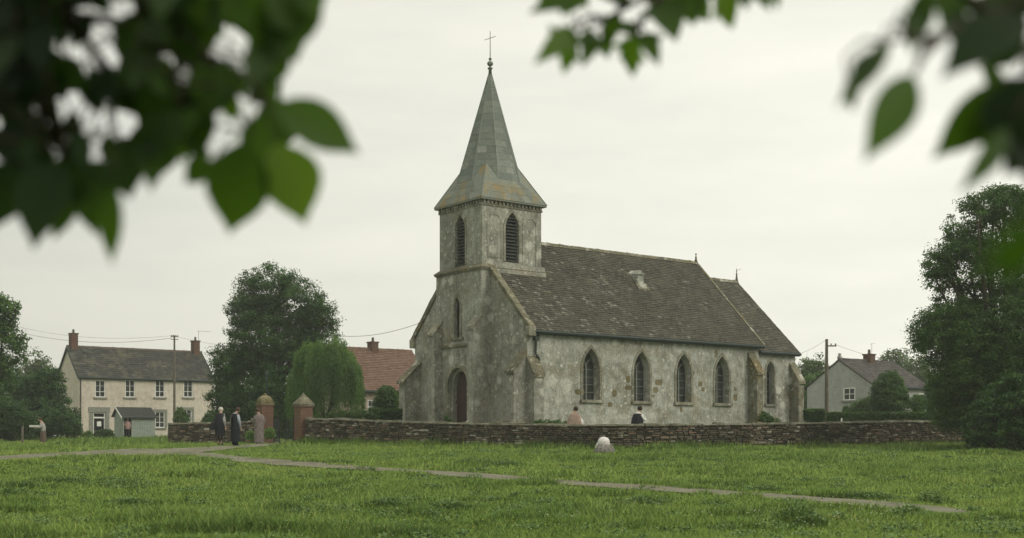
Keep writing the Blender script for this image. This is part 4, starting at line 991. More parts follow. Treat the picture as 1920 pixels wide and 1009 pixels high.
T('shrub', 'spreading light green bush left of the large round bush', 'shrub', [(1596, 1645, 752, 790), (1610, 1655, 745, 785)], 72, 'leaf_hedge', .075, 380, 20, .2, seed=51, shell=.6, bias=.15)
T('shrub', 'little round bush on a stem near the right end of the grey cottage', 'shrub', [(1706, 1737, 741, 772), (1712, 1732, 760, 778)], 74, 'leaf_mid', .07, 220, 20, .16, seed=52, shell=.6, tr=.04, th=.8)
T('shrub', 'tiny dark bush below the white gable window', 'shrub', [(1581, 1593, 762, 774), (1580, 1594, 768, 790)], 78, 'leaf_hedge', .06, 90, 16, .12, seed=53, shell=.6)
T('shrub', 'tall green bush between the cottage end and the huge tree', 'shrub', [(1738, 1790, 715, 800), (1740, 1775, 700, 770)], 66, 'leaf_mid', .08, 420, 20, .25, seed=54, shell=.5)
T('shrub', 'round green bush between the two white windows of the red-roofed house', 'shrub', [(702, 748, 728, 778), (708, 742, 724, 760)], 72, 'leaf_hedge', .07, 420, 22, .18, seed=55, shell=.6, tr=.05, th=.5)
T('shrub', 'low mound of leaves left of the clipped hedge by the church', 'shrub', [(688, 722, 765, 800), (660, 700, 772, 805), (612, 665, 770, 805)], 66, 'leaf_hedge', .07, 380, 20, .18, seed=56, shell=.6)
T('shrub', 'leafy green shrub in front of the farmhouse lower right window', 'shrub', [(329, 352, 772, 800), (332, 346, 765, 790)], 88, 'leaf_hedge', .08, 160, 16, .2, seed=57, shell=.5, bias=.25)
T('shrub', 'dark low bush in front of the farmhouse doorway', 'shrub', [(178, 214, 806, 824)], 84, 'leaf_dark', .07, 140, 16, .16, seed=58, shell=.5)
T('shrub', 'red-leaved climber at the right end of the farmhouse wall', 'shrub', [(381, 392, 776, 798)], 88, 'leaf_mid', .06, 60, 14, .14, seed=59, shell=.4)
T('shrub', 'yellow-green plant at the foot of the domed gate pier', 'shrub', [(462, 482, 808, 826), (494, 514, 802, 822)], 58.5, 'willow', .05, 160, 16, .12, seed=60, shell=.4, bias=.3)
T('shrub', 'yellow flowering plant by the farmhouse door', 'shrub', [(158, 172, 808, 820), (152, 166, 812, 822)], 86, 'willow', .06, 90, 14, .12, seed=61, shell=.4, bias=.45)
T('shrub', 'dark low shrub just left of the church door', 'shrub', [(838, 849, 784, 800), (834, 840, 776, 800)], 53.5, 'leaf_dark', .035, 90, 16, .08, seed=62, shell=.4)
T('shrub', 'small mound of weeds along the church side wall near the corner', 'shrub', [(1000, 1045, 785, 806), (1028, 1066, 788, 806)], 53.6, 'leaf_hedge', .04, 160, 18, .1, seed=63, shell=.4, bias=.2)
T('shrub', 'climbing plant at the foot of the church east buttress', 'shrub', [(1422, 1445, 772, 805), (1440, 1462, 782, 805)], 62.5, 'leaf_hedge', .05, 140, 18, .14, seed=64, shell=.4)
T('shrub', 'dark hedge growth seen between the gate piers, beyond the churchyard grass', 'shrub', [(380, 470, 765, 830), (440, 530, 770, 828), (500, 580, 760, 828), (560, 630, 770, 826), (500, 560, 795, 830), (520, 590, 785, 830)], 88, 'leaf_dark', .10, 1700, 20, .35, seed=71, shell=.3)
T('shrub', 'low hedge growth at the foot of the red-roofed house', 'shrub', [(630, 690, 775, 820), (680, 740, 780, 820)], 84, 'leaf_hedge', .09, 300, 20, .3, seed=72, shell=.3)
def hedge(px0, px1, Y, py, dep, label, mat='leaf_hedge', n=5200, seed=0, top_b=.3):
    X0, X1 = PX(px0, Y), PX(px1, Y); g0 = gzf((X0 + X1) / 2, Y); H = EYE + (HOR - py) * Y / F - g0; W = X1 - X0; rg = np.random.default_rng(seed)
    e = empty('clipped_hedge', ((X0 + X1) / 2, Y, g0), 0, label, 'hedge')
    c = np.stack([(rg.random(n) - .5) * W, -dep / 2 + rg.random(n) * .1, rg.random(n) * H], 1); c2 = np.stack([(rg.random(n) - .5) * W, (rg.random(n) - .5) * dep, H - rg.random(n) * .1], 1)
    c3 = np.stack([np.where(rg.random(n // 3) < .5, -W / 2, W / 2), (rg.random(n // 3) - .5) * dep, rg.random(n // 3) * H], 1)
    C = np.concatenate([c, c2, c3]); C[:, 2] += .06 * (vnoise(C[:, 0], C[:, 1], .6, seed) - .5); V = leaves_at(C, .06, 3, .05, rg=rg)
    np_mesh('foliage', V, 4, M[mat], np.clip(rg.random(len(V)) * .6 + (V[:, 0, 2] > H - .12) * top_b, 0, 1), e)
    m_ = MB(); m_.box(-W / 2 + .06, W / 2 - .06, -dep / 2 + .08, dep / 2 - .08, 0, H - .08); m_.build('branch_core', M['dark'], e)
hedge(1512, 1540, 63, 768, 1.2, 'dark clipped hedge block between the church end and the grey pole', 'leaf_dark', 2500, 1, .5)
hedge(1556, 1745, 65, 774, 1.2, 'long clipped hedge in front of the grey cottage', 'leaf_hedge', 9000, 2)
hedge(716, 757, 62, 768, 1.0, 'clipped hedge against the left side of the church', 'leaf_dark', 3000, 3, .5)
# flowers at farmhouse door
m_ = MB()
for _ in range(60):
    px = random.uniform(180, 212); Y = random.uniform(90, 92); x = PX(px, Y); z = gzf(x, Y) + random.uniform(.3, .65); m_.ball((x, Y, z), .05, seg=5, rings=3)
o = m_.build('flower_bed', M['yellow']); tag(o, 'yellow and pale flowers massed outside the farmhouse door', 'flowers', None, 'stuff')

# ------------------------------------------------------------------ TERRAIN
xs = np.concatenate([[-900, -500, -300, -180, -120, -90, -70, -60], np.arange(-54, 54.1, .35), [60, 70, 90, 120, 180, 300, 500, 900]])
ys = np.concatenate([[-200, -60, -20, -8, -2, 2, 6, 9], np.arange(12, 64, .35), np.arange(64, 110, 1.2), [120, 140, 180, 260, 400, 700, 1200]])
XX, YY = np.meshgrid(xs, ys); ZZ = gz(XX, YY); nx, ny = len(xs), len(ys)
me = bpy.data.meshes.new('ground'); idx = np.arange(nx * ny).reshape(ny, nx)
q = np.stack([idx[:-1, :-1], idx[:-1, 1:], idx[1:, 1:], idx[1:, :-1]], -1).reshape(-1, 4)
me.vertices.add(nx * ny); me.vertices.foreach_set('co', np.stack([XX, YY, ZZ], -1).astype(np.float32).ravel())
me.loops.add(q.size); me.loops.foreach_set('vertex_index', q.ravel().astype(np.int32)); me.polygons.add(len(q)); me.polygons.foreach_set('loop_start', np.arange(0, q.size, 4, dtype=np.int32))
me.update(calc_edges=True); me.polygons.foreach_set('use_smooth', [True] * len(q))
tag(link('ground', me, M['ground']), kind='structure')
def strip(name, up, lo, n, m, off):
    """up, lo: lists of (px,py) in picture used to lay the path on the slope"""
    u = np.array(up, float); l = np.array(lo, float); px = np.linspace(max(u[0, 0], l[0, 0]), min(u[-1, 0], l[-1, 0]), n)
    pu = np.interp(px, u[:, 0], u[:, 1]); pl = np.interp(px, l[:, 0], l[:, 1]); vs = []; fs = []
    for i in range(n):
        a = hit(px[i], pu[i]); b = hit(px[i], pl[i])
        for j in range(m + 1):
            t = j / m; x = a[0] + (b[0] - a[0]) * t; y = a[1] + (b[1] - a[1]) * t; vs.append((x, y, gzf(x, y) + off))
    for i in range(n - 1):
        for j in range(m): fs.append((i * (m + 1) + j, (i + 1) * (m + 1) + j, (i + 1) * (m + 1) + j + 1, i * (m + 1) + j + 1))
    fs = [f[::-1] for f in fs]
    m_ = MB(); m_.add(vs, fs); o = m_.build(name, M['path'], None, smooth=True); tag(o, kind='structure'); return o
PA_u = [(-60, 857), (0, 856.5), (60, 853), (125, 850), (190, 846), (250, 843), (300, 843.5), (360, 841), (400, 838.5), (450, 836), (500, 832), (525, 828), (545, 824), (556, 822)]
PA_l = [(-60, 866), (0, 864), (60, 861), (125, 858), (190, 856), (250, 855), (300, 855), (345, 856), (385, 849), (430, 843.5), (460, 841.5), (500, 837.5), (525, 834), (545, 829.5), (556, 827.5)]
PB_u = [(330, 850), (400, 851), (450, 858), (520, 863), (590, 868.5), (680, 876), (750, 881), (830, 885.5), (900, 889), (1060, 902), (1200, 911), (1340, 920.5), (1460, 929), (1560, 936), (1660, 942), (1775, 954), (1820, 961)]
PB_l = [(330, 857), (400, 862), (450, 868), (520, 874), (590, 878), (680, 883), (750, 888), (830, 894), (900, 899), (1060, 911), (1200, 921), (1340, 930.5), (1460, 939), (1560, 947), (1660, 957), (1775, 965), (1820, 967)]
strip('path_to_gate', PA_u, PA_l, 160, 4, .035)
strip('path_across_green', PB_u, PB_l, 240, 4, .031)
def on_path(px, py, X, Y):
    jit = 1.8 * (vnoise(X, Y, .55, 8) - .5) * 2 + .9
    r = np.zeros(len(px), bool)
    for U, Lo, rag in ((PA_u, PA_l, .35), (PB_u, PB_l, 1.0)):
        U = np.array(U, float); Lo = np.array(Lo, float); a = np.interp(px, U[:, 0], U[:, 1]); b = np.interp(px, Lo[:, 0], Lo[:, 1])
        ok = (px > U[0, 0]) & (px < U[-1, 0])
        gap = np.zeros(len(px))
        if rag == 1.0:   # stretches where the grass has closed over
            gap = 3 * np.exp(-((px - 672) / 52) ** 2) + 1.4 * np.exp(-((px - 1500) / 60) ** 2) + 1.2 * (vnoise(X, Y, 1.1, 12) > .7) 
        r |= ok & (py > a + jit * rag + gap * .4) & (py < b - jit * rag - gap)
    return r
# ------------------------------------------------------------------ GRASS
def grass(N, y0, y1, seed, pxr=(-420, 2480), wide=1.0):
    rg = np.random.default_rng(seed); u = rg.random(N); Y = y0 * (y1 / y0) ** u; px = pxr[0] + (pxr[1] - pxr[0]) * rg.random(N); X = (px - 960) * Y / F
    Z = gz(X, Y); py = HOR + (EYE - Z) * F / Y
    keep = ~on_path(px, py, X, Y)
    # keep clear of buildings
    wl = np.interp(px, [w[0] for w in wp], [w[1] for w in wp]); keep &= ~((px > 560) & (Y > wl - .18) )
    keep &= ~((px <= 560) & (Y > 99)); 
    X, Y, Z, px, py, wl = (a[keep] for a in (X, Y, Z, px, py, wl)); n = len(X)
    tall = vnoise(X, Y, 2.6, 21) * .5 + vnoise(X, Y, .9, 22) * .5; tuft = np.clip((tall - .57) * 6, 0, 1)
    base = .035 + .035 * vnoise(X, Y, 1.3, 30)
    nearw = np.where(px > 560, np.clip(1.15 - (wl - Y) / 1.5, 0, 1), 0) * (.35 + .9 * vnoise(X, Y, 1.2, 33))
    h = base * (1 + 1.8 * tuft) + .28 * nearw
    sp = np.zeros(n)
    for (cx, cy, rx, ry, a) in TUFTS:
        c = hit(cx, cy); k = np.exp(-(((X - c[0]) / rx) ** 2 + ((Y - c[1]) / ry) ** 2)); h += a * k; sp = np.maximum(sp, k)
    back = np.clip((Y - 52) / 20, 0, 1); h = h * (1 + .9 * back * (px < 560))
    h *= .5 + .8 * rg.random(n); stem = rg.random(n) < .004 * (1 + 4 * (vnoise(X, Y, 3.1, 50) > .62)); h = np.where(stem, h * 1.5 + .12, h)
    w = np.where(stem, .45, 1) * (.0062 + .005 * rg.random(n)) * wide * (Y / 22) ** .75
    a = rg.random(n) * 2 * PI; lean = h * (.3 + 1.3 * rg.random(n)); bx, by = np.cos(a + PI / 2) * w, np.sin(a + PI / 2) * w; wx = .25
    v = np.empty((n, 3, 3)); v[:, 0] = np.stack([X - bx, Y - by, Z - .01], 1); v[:, 1] = np.stack([X + bx, Y + by, Z - .01], 1)
    v[:, 2] = np.stack([X + np.cos(a) * lean + .1 * h, Y + np.sin(a) * lean, Z + h], 1)
    broad = .6 + .36 * (vnoise(X, Y, 5.5, 40) - .5) + .22 * (vnoise(X, Y, 1.4, 41) - .5) + .2 * (vnoise(X, Y, 11, 45) - .5) - .3 * nearw - .2 * tuft - .3 * sp
    var = np.clip(broad + (rg.random(n) - .5) * .4, 0, .93); dry = rg.random(n) < .02 + .05 * (vnoise(X, Y, 2.0, 44) > .66); var[dry] = .93 + .07 * rg.random(dry.sum()); var[stem] = .95
    return v, var
TUFTS = [(235, 912, .9, .5, .13), (205, 905, .4, .3, .1), (265, 918, .4, .4, .08), (880, 869, .45, .4, .13), (950, 875, .6, .4, .16), (915, 872, .5, .3, .12), (1200, 945, .45, .3, .10), (725, 948, .45, .3, .1), (840, 952, .4, .3, .08), (1320, 930, .3, .2, .1),
         (1750, 944, .35, .3, .2), (1705, 965, .35, .3, .12), (1625, 938, .9, .25, .12), (1430, 922, .5, .3, .1), (1500, 838, .35, .3, .42), (1515, 840, .3, .3, .35), (1480, 838, .4, .3, .25), (1230, 845, .8, .4, .22), (1000, 842, .8, .4, .18), (820, 838, 1.2, .4, .15), (980, 846, .3, .2, .1),
         (560, 962, .4, .3, .07), (130, 905, .7, .3, .09), (30, 915, .8, .4, .09), (25, 930, .6, .4, .12), (240, 945, .5, .3, .08), (1495, 975, .35, .3, .25), (1520, 985, .3, .3, .2), (640, 868, .5, .3, .08), (1560, 940, .3, .2, .1), (210, 838, .6, .5, .14), (255, 836, .7, .6, .16), (345, 838, .4, .4, .14), (410, 828, 1., .6, .2)]
v1, r1 = grass(1300000, 15.5, 56, 1)
v2, r2 = grass(90000, 54, 99, 2, (-260, 560), 1.1)
o = np_mesh('grass', np.concatenate([v1, v2]), 3, M['grass'], np.concatenate([r1, r2]))
tag(o, 'green meadow grass with uneven tufts around the church', 'grass', kind='stuff')
rg = np.random.default_rng(77); Cw = []; 
for (cx, cy, rx, ry, a) in TUFTS[:9] + TUFTS[10:14] + TUFTS[21:28]:
    c = hit(cx, cy); n = int(500 * rx * (1 + a * 3)); x = c[0] + rg.normal(size=n) * rx * .55; y = c[1] + rg.normal(size=n) * ry * .55
    Cw.append(np.stack([x, y, gz(x, y) + rg.random(n) * (.06 + a * .9) * np.exp(-((x - c[0]) / rx) ** 2)], 1))
for _ in range(420):
    Y = 16 * (46 / 16) ** rg.random(); px = rg.uniform(-200, 2100); x0 = PX(px, Y)
    if on_path(np.array([px]), np.array([HOR + (EYE - gzf(x0, Y)) * F / Y]), np.array([x0]), np.array([Y]))[0]: continue
    n = int(rg.integers(12, 70)); r0 = rg.uniform(.06, .22); x = x0 + rg.normal(size=n) * r0; y = Y + rg.normal(size=n) * r0; Cw.append(np.stack([x, y, gz(x, y) + .02 + rg.random(n) * .09], 1))
Cw = np.concatenate(Cw); Vw = leaves_at(Cw, .022, 3, .03, 1.5, 1.2, rg)
tag(np_mesh('meadow_weeds', Vw, 4, M['weed'], np.clip(rg.random(len(Vw)) * .9, 0, 1)), 'darker broad-leaved weeds growing in patches through the grass', 'weeds', kind='stuff')
# meadow flowers
def flowers(name, mat, n, boxes, label, size):
    m_ = MB()
    for _ in range(n):
        b = random.choice(boxes); px = random.gauss((b[0] + b[1]) / 2, (b[1] - b[0]) / 3.2); py = random.gauss((b[2] + b[3]) / 2, (b[3] - b[2]) / 3)
        if py < 870: continue
        x, y = hit(px, py); z = gzf(x, y); h = random.uniform(.10, .2); s = size * random.uniform(.7, 1.3)
        m_.loft([(x, y, z + h, s * .3, s * .3), (x, y, z + h + s * .35, s, s), (x, y, z + h + s * .6, s * .5, s * .5)], 6)
    tag(m_.build(name, M[mat]), label, 'flowers', kind='stuff')
flowers('white_meadow_flowers', 'whitef', 170, [(1500, 1620, 970, 1005), (1300, 1480, 965, 980), (820, 1160, 960, 980), (100, 1100, 975, 1008), (1600, 1720, 965, 985), (150, 450, 895, 920), (400, 520, 890, 925), (1100, 1260, 940, 960)], 'tiny white flowers scattered in the near grass', .013)
flowers('yellow_meadow_flowers', 'yellow', 150, [(200, 500, 880, 920), (700, 1000, 985, 1008), (1520, 1620, 960, 1000), (1300, 1500, 870, 900), (100, 1800, 930, 1005)], 'tiny yellow flowers scattered in the near grass', .012)

# ------------------------------------------------------------------ PEOPLE
def cloth(name, c, sc=8, var=.3): M[name] = plain(name, c, .9, var, sc)
cloth('shirt_cloth', (.60, .575, .545), 7, .18); cloth('skin', (.42, .27, .2), 6, .1); cloth('black_cloth', (.018, .02, .024)); cloth('navy_cloth', (.014, .018, .023)); cloth('robe_cloth', (.17, .145, .135)); cloth('grey_cloth', (.33, .32, .30)); cloth('white_cloth', (.62, .60, .56), 10, .12)
cloth('pink_cloth', (.27, .20, .155)); cloth('rose_cloth', (.34, .22, .20)); cloth('blue_grey', (.3, .33, .37)); cloth('brown_hair', (.06, .042, .028)); cloth('white_hair', (.5, .47, .42)); cloth('skirt_mottle', (.15, .14, .12), 14, .8); cloth('brown_cloth', (.10, .075, .06)); cloth('dark_hair', (.035, .025, .018))
def skin_mesh(chains, radii, name, mat, sub=2):
    """chains: list of lists of keys->points ; graph dict"""
    bm = bmesh.new(); lay = bm.verts.layers.skin.new(); V = {}
    for k, (p, r) in radii.items():
        V[k] = bm.verts.new(p); V[k][lay].radius = (r if isinstance(r, tuple) else (r, r))
    for ch in chains:
        for a, b in zip(ch[:-1], ch[1:]): bm.edges.new((V[a], V[b]))
    first = next(iter(radii)); V[first][lay].use_root = True
    me = bpy.data.meshes.new(name); bm.to_mesh(me); bm.free()
    o = bpy.data.objects.new('tmp', me); COL.objects.link(o)
    o.modifiers.new('s', 'SKIN'); m2 = o.modifiers.new('d', 'SUBSURF'); m2.levels = sub; m2.render_levels = sub
    dg = bpy.context.evaluated_depsgraph_get(); dg.update(); res = bpy.data.meshes.new_from_object(o.evaluated_get(dg))
    bpy.data.objects.remove(o); res.name = name; res.materials.clear()
    return res
def person(X, Y, z0, face, H, label, pose, group=None):
    """face: heading angle (0 = looks to +x). local: +x forward, +y left, +z up; unit = H"""
    S = H; hl = pose.get('lean', 0); head = pose.get('head', (.0, 0)); J = {}
    hip = pose.get('hip', (0, 0, .53)); hx, hy, hz_ = hip
    def up(d, s=0): return (hx + math.sin(hl) * d, hy + s, hz_ + math.cos(hl) * d)
    J['pelvis'] = (hip, .075); J['waist'] = (up(.09), .068); J['chest'] = (up(.20), .083); J['neck0'] = (up(.285), .045)
    nk = up(.32); J['neck'] = (nk, .03)
    hd = (nk[0] + .02 + head[0] * .06, nk[1] + head[1] * .05, nk[2] + .035); J['jaw'] = (hd, .042); hc = (hd[0] + head[0] * .03, hd[1] + head[1] * .03, hd[2] + .055); J['skull'] = (hc, .056); J['crown'] = ((hc[0] - .005, hc[1], hc[2] + .035), .042)
    ch = [['pelvis', 'waist', 'chest', 'neck0', 'neck', 'jaw', 'skull', 'crown']]
    for sd, s in (('L', 1), ('R', -1)):
        sh = up(.265, s * .085); J['sh' + sd] = (sh, .036)
        el, wr = pose.get('arm' + sd, ((-.01, s * .13, -.17), (.03, s * .13, -.31)))
        e_ = (sh[0] + el[0], hy + el[1], sh[2] + el[2]); w_ = (sh[0] + wr[0], hy + wr[1], sh[2] + wr[2])
        J['el' + sd] = (e_, .025); J['wr' + sd] = (w_, .017)
        d = (Vector(w_) - Vector(e_)).normalized(); pm = Vector(w_) + d * .032; J['pm' + sd] = (tuple(pm), (.021, .012)); ch.append(['neck0', 'sh' + sd, 'el' + sd, 'wr' + sd, 'pm' + sd])
        J['hp' + sd] = ((hx, hy + s * .05, hz_ - .02), .058)
        kn, an = pose.get('leg' + sd, ((.01, s * .05, .285), (-.01, s * .05, .045)))
        J['kn' + sd] = (kn, .036); J['an' + sd] = (an, .022); fd = pose.get('foot', (.1, 0, -.03)); J['ft' + sd] = ((an[0] + fd[0], an[1], max(an[2] + fd[2], .014)), .018); ch.append(['pelvis', 'hp' + sd, 'kn' + sd, 'an' + sd, 'ft' + sd])
    J = {k: (tuple(c * S for c in p), (tuple(x * S for x in r) if isinstance(r, tuple) else r * S)) for k, (p, r) in J.items()}
    me = skin_mesh(ch, J, 'person', None, 1)
    o = bpy.data.objects.new('person', me); COL.objects.link(o); o.location = (X, Y, z0); o.rotation_euler = (0, 0, face); me.materials.append(M['skin'])
    for p in me.polygons: p.use_smooth = True
    tag(o, label, 'person', group)
    # fingers, nose, ears and eyes joined into the body mesh
    m_ = MB()
    for sd, s in (('L', 1), ('R', -1)):
        w = Vector(J['wr' + sd][0]); pm = Vector(J['pm' + sd][0]); d = (pm - w).normalized(); side = d.cross(Vector((0, 1, 0))).normalized() if abs(d.y) < .9 else Vector((1, 0, 0))
        for k in range(4):
            b = pm + side * (k - 1.5) * .011 * S; ln = (.03, .037, .034, .026)[k] * S
            m_.tube([b, b + d * ln, b + d * ln * 1.75 + Vector((0, -s * .012 * S, 0))], [.0055 * S, .005 * S, .004 * S], 5)
        t0 = w + d * .012 * S + side * -.012 * S; m_.tube([t0, t0 - side * .02 * S + d * .02 * S, t0 - side * .022 * S + d * .04 * S], [.006 * S, .0055 * S, .004 * S], 5)
    c = Vector(J['skull'][0]); m_.hexa([c + Vector(q) * S for q in ((.045, -.01, -.02), (.068, -.008, -.022), (.068, .008, -.022), (.045, .01, -.02))], [c + Vector(q) * S for q in ((.045, -.005, .015), (.052, -.003, .012), (.052, .003, .012), (.045, .005, .015))])
    for s in (-1, 1): m_.ball(c + Vector((.0, s * .055, -.005)) * S, .008 * S, .006 * S, .017 * S, 6, 4); m_.ball(c + Vector((.048, s * .02, .008)) * S, .006 * S, seg=6, rings=4)
    m_.tube([c + Vector((.05, -.015, -.035)) * S, c + Vector((.054, 0, -.036)) * S, c + Vector((.05, .015, -.035)) * S], .004 * S, 4)
    bm = bmesh.new(); bm.from_mesh(me); t = bpy.data.meshes.new('t'); t.from_pydata(m_.v, [], m_.f); bm.from_mesh(t); bm.to_mesh(me); bm.free(); bpy.data.meshes.remove(t)
    return o, J
def dress(o, name, mat, rings, seg=14, fold=.0):
    m_ = MB(); vs = []; n = len(rings)
    for i, (x, y, z, rx, ry) in enumerate(rings):
        for k in range(seg):
            t = 2 * PI * k / seg; f = 1 + fold * (i / n) * math.cos(t * 5 + i * .3); vs.append((x + rx * f * math.cos(t), y + ry * f * math.sin(t), z))
    fs = []
    for i in range(n - 1):
        for k in range(seg): k2 = (k + 1) % seg; fs.append((i * seg + k, (i + 1) * seg + k, (i + 1) * seg + k2, i * seg + k2))
    fs.append(tuple(range(seg))); m_.add(vs, fs); return m_.build(name, M[mat], o, smooth=True)
def sleeve(o, J, sd, mat, H, name='sleeve', r=1.35, tgt=None):
    m_ = MB(); m_.tube([J['sh' + sd][0], J['el' + sd][0], J['wr' + sd][0]], [.046 * H * r * .8, .036 * H * r, .028 * H * r], 9); return m_.build(name, M[mat], o, smooth=True)
def legs(o, J, mat, H, name='trousers'):
    m_ = MB()
    for sd in 'LR': m_.tube([J['pelvis'][0], J['hp' + sd][0], J['kn' + sd][0], J['an' + sd][0]], [.075 * H, .075 * H, .052 * H, .042 * H], 9)
    m_.build(name, M[mat], o, smooth=True)
def shoes(o, J, H):
    for sd in 'LR':
        m_ = MB(); a = Vector(J['an' + sd][0]); f = Vector(J['ft' + sd][0]); m_.loft([((a.x + f.x) / 2, a.y, .0, .075 * H, .03 * H), ((a.x + f.x) / 2, a.y, .02 * H, .078 * H, .031 * H), ((a.x * .6 + f.x * .4), a.y, .045 * H, .05 * H, .026 * H)], 10); m_.build('shoe', M['black_cloth'], o, smooth=True)
def hair(o, J, mat, H, bun=False, long=0, name='hair', big=1.0):
    c = Vector(J['skull'][0]); m_ = MB(); m_.ball(c + Vector((-.012, 0, .014)) * H, .062 * H * big, .062 * H * big, .062 * H * big, 12, 9)
    if bun: m_.ball(c + Vector((-.062, 0, .035)) * H, .03 * H)
    if long: m_.loft([(c.x - .03 * H, c.y, c.z - long * H, .03 * H, .05 * H), (c.x - .02 * H, c.y, c.z, .05 * H, .06 * H)], 10)
    # trim hair from the face
    b = m_.build(name, M[mat], o, smooth=True); bm = bmesh.new(); bm.from_mesh(b.data)
    for v in bm.verts:
        if v.co.x > c.x + .02 * H and v.co.z < c.z + .03 * H: v.co.x = c.x + .018 * H
    bm.to_mesh(b.data); bm.free()
    return b
def stand(px, Y): X = PX(px, Y); return X, Y, gzf(X, Y)
AWAY = PI / 2
# woman in black cape, back to us
x, y, z = stand(413, 52); H = 1.62
o, J = person(x, y, z, AWAY - .35, H, 'white-haired person in a black knee-length cape, leftmost of the three by the gate', dict(head=(.6, .3), armL=((-.01, .13, -.16), (.05, .10, -.3)), armR=((-.02, -.14, -.16), (-.02, -.17, -.3))), 'people standing by the gate')
hair(o, J, 'white_hair', H, big=1.05); dress(o, 'cape', 'black_cloth', [(0, 0, .855 * H, .04 * H, .05 * H), (0, 0, .83 * H, .075 * H, .11 * H), (0, 0, .74 * H, .1 * H, .15 * H), (-.01, .01, .58 * H, .12 * H, .175 * H), (-.01, 0, .46 * H, .11 * H, .14 * H), (0, 0, .26 * H, .1 * H, .125 * H)], fold=.1)
m_ = MB(); m_.tube([(.02 * H, -.09 * H, .83 * H), (-.05 * H, -.15 * H, .7 * H), (-.02 * H, -.17 * H, .5 * H)], [.03 * H, .04 * H, .025 * H], 8); m_.build('shawl', M['grey_cloth'], o, smooth=True)
b = dress(o, 'stockings', 'black_cloth', [(0, .05 * H, .3 * H, .03 * H, .03 * H), (0, .05 * H, .04 * H, .025 * H, .025 * H)]); b = dress(o, 'stockings', 'black_cloth', [(0, -.05 * H, .3 * H, .03 * H, .03 * H), (0, -.05 * H, .04 * H, .025 * H, .025 * H)]); shoes(o, J, H)
bx, by = x - .2 * H, y - .02
m_ = MB(); m_.hexa([(bx - .13, by - .07, z + .43 * H), (bx + .1, by - .07, z + .43 * H), (bx + .1, by + .07, z + .43 * H), (bx - .13, by + .07, z + .43 * H)], [(bx - .06, by - .04, z + .60 * H), (bx + .08, by - .04, z + .62 * H), (bx + .08, by + .04, z + .62 * H), (bx - .06, by + .04, z + .60 * H)])
m_.tube([(bx - .04, by, z + .6 * H), (bx + .05, by + .02, z + .7 * H), (bx + .08, by, z + .61 * H)], .012, 5); tag(m_.build('handbag', M['black_cloth']), 'black bag hanging at the hip of the white-haired person', 'bag')
# man, brown hair
x, y, z = stand(441, 52.4); H = 1.66
o, J = person(x, y, z, AWAY - .5, H, 'brown-haired person in a long dark coat, middle of the three by the gate', dict(head=(.5, -.5), armL=((.0, .12, -.17), (.06, .10, -.3)), armR=((.0, -.13, -.17), (.06, -.13, -.31))), 'people standing by the gate')
hair(o, J, 'brown_hair', H); legs(o, J, 'navy_cloth', H); shoes(o, J, H)
dress(o, 'coat', 'navy_cloth', [(0, 0, .845 * H, .045 * H, .05 * H), (0, 0, .82 * H, .075 * H, .105 * H), (0, 0, .72 * H, .095 * H, .125 * H), (0, 0, .55 * H, .095 * H, .12 * H), (0, 0, .4 * H, .1 * H, .125 * H), (-.01, 0, .12 * H, .095 * H, .12 * H)], fold=.07)
sleeve(o, J, 'R', 'blue_grey', H, r=1.2); sleeve(o, J, 'L', 'grey_cloth', H, r=1.15); m_ = MB(); m_.loft([(0, 0, .825 * H, .065 * H, .085 * H), (.0, 0, .86 * H, .04 * H, .045 * H)], 12); m_.build('collar', M['blue_grey'], o, smooth=True)
# robe
x, y, z = stand(486, 55.2); H = 1.6
o, J = person(x, y, z, AWAY + .6, H, 'person in a long pinkish grey robe in front of the domed gate pier', dict(head=(.4, .5), armL=((.05, .12, -.12), (.17, .14, -.10)), armR=((-.01, -.13, -.16), (.03, -.12, -.3))), 'people standing by the gate')
hair(o, J, 'brown_hair', H, big=.98); dress(o, 'robe', 'robe_cloth', [(0, 0, .85 * H, .04 * H, .045 * H), (0, 0, .825 * H, .075 * H, .105 * H), (0, 0, .7 * H, .1 * H, .135 * H), (0, 0, .5 * H, .1 * H, .13 * H), (0, 0, .3 * H, .11 * H, .135 * H), (0, 0, .05 * H, .115 * H, .14 * H)], 18, fold=.09)
sleeve(o, J, 'L', 'robe_cloth', H, r=1.3); sleeve(o, J, 'R', 'robe_cloth', H, r=1.3); legs(o, J, 'brown_cloth', H); shoes(o, J, H)
# far left, stooping with white board
Y = 62; x, y, z = stand(81, Y); H = 1.38
o, J = person(x, y, z, PI + .25, H, 'stooping person in a grey top and brown skirt on the far left lawn', dict(lean=.14, head=(.7, 0), armL=((.03, .11, -.15), (.16, .07, -.16)), armR=((.03, -.11, -.15), (.16, -.07, -.16))))
hair(o, J, 'brown_hair', H, True); c = J['chest'][0]; dress(o, 'blouse', 'grey_cloth', [(c[0] + .03 * H, 0, c[2] + .1 * H, .045 * H, .05 * H), (c[0] + .01 * H, 0, c[2] + .05 * H, .08 * H, .105 * H), (c[0] - .02 * H, 0, c[2] - .05 * H, .095 * H, .11 * H), (.0, 0, .52 * H, .085 * H, .1 * H)])
dress(o, 'skirt', 'brown_cloth', [(0, 0, .56 * H, .08 * H, .09 * H), (0, 0, .45 * H, .1 * H, .115 * H), (0, 0, .12 * H, .12 * H, .13 * H)], fold=.08); sleeve(o, J, 'L', 'grey_cloth', H); sleeve(o, J, 'R', 'grey_cloth', H); shoes(o, J, H)
w = Vector(J['pmL'][0]); wl_ = o.matrix_basis @ ((Vector(J['pmL'][0]) + Vector(J['pmR'][0])) / 2)
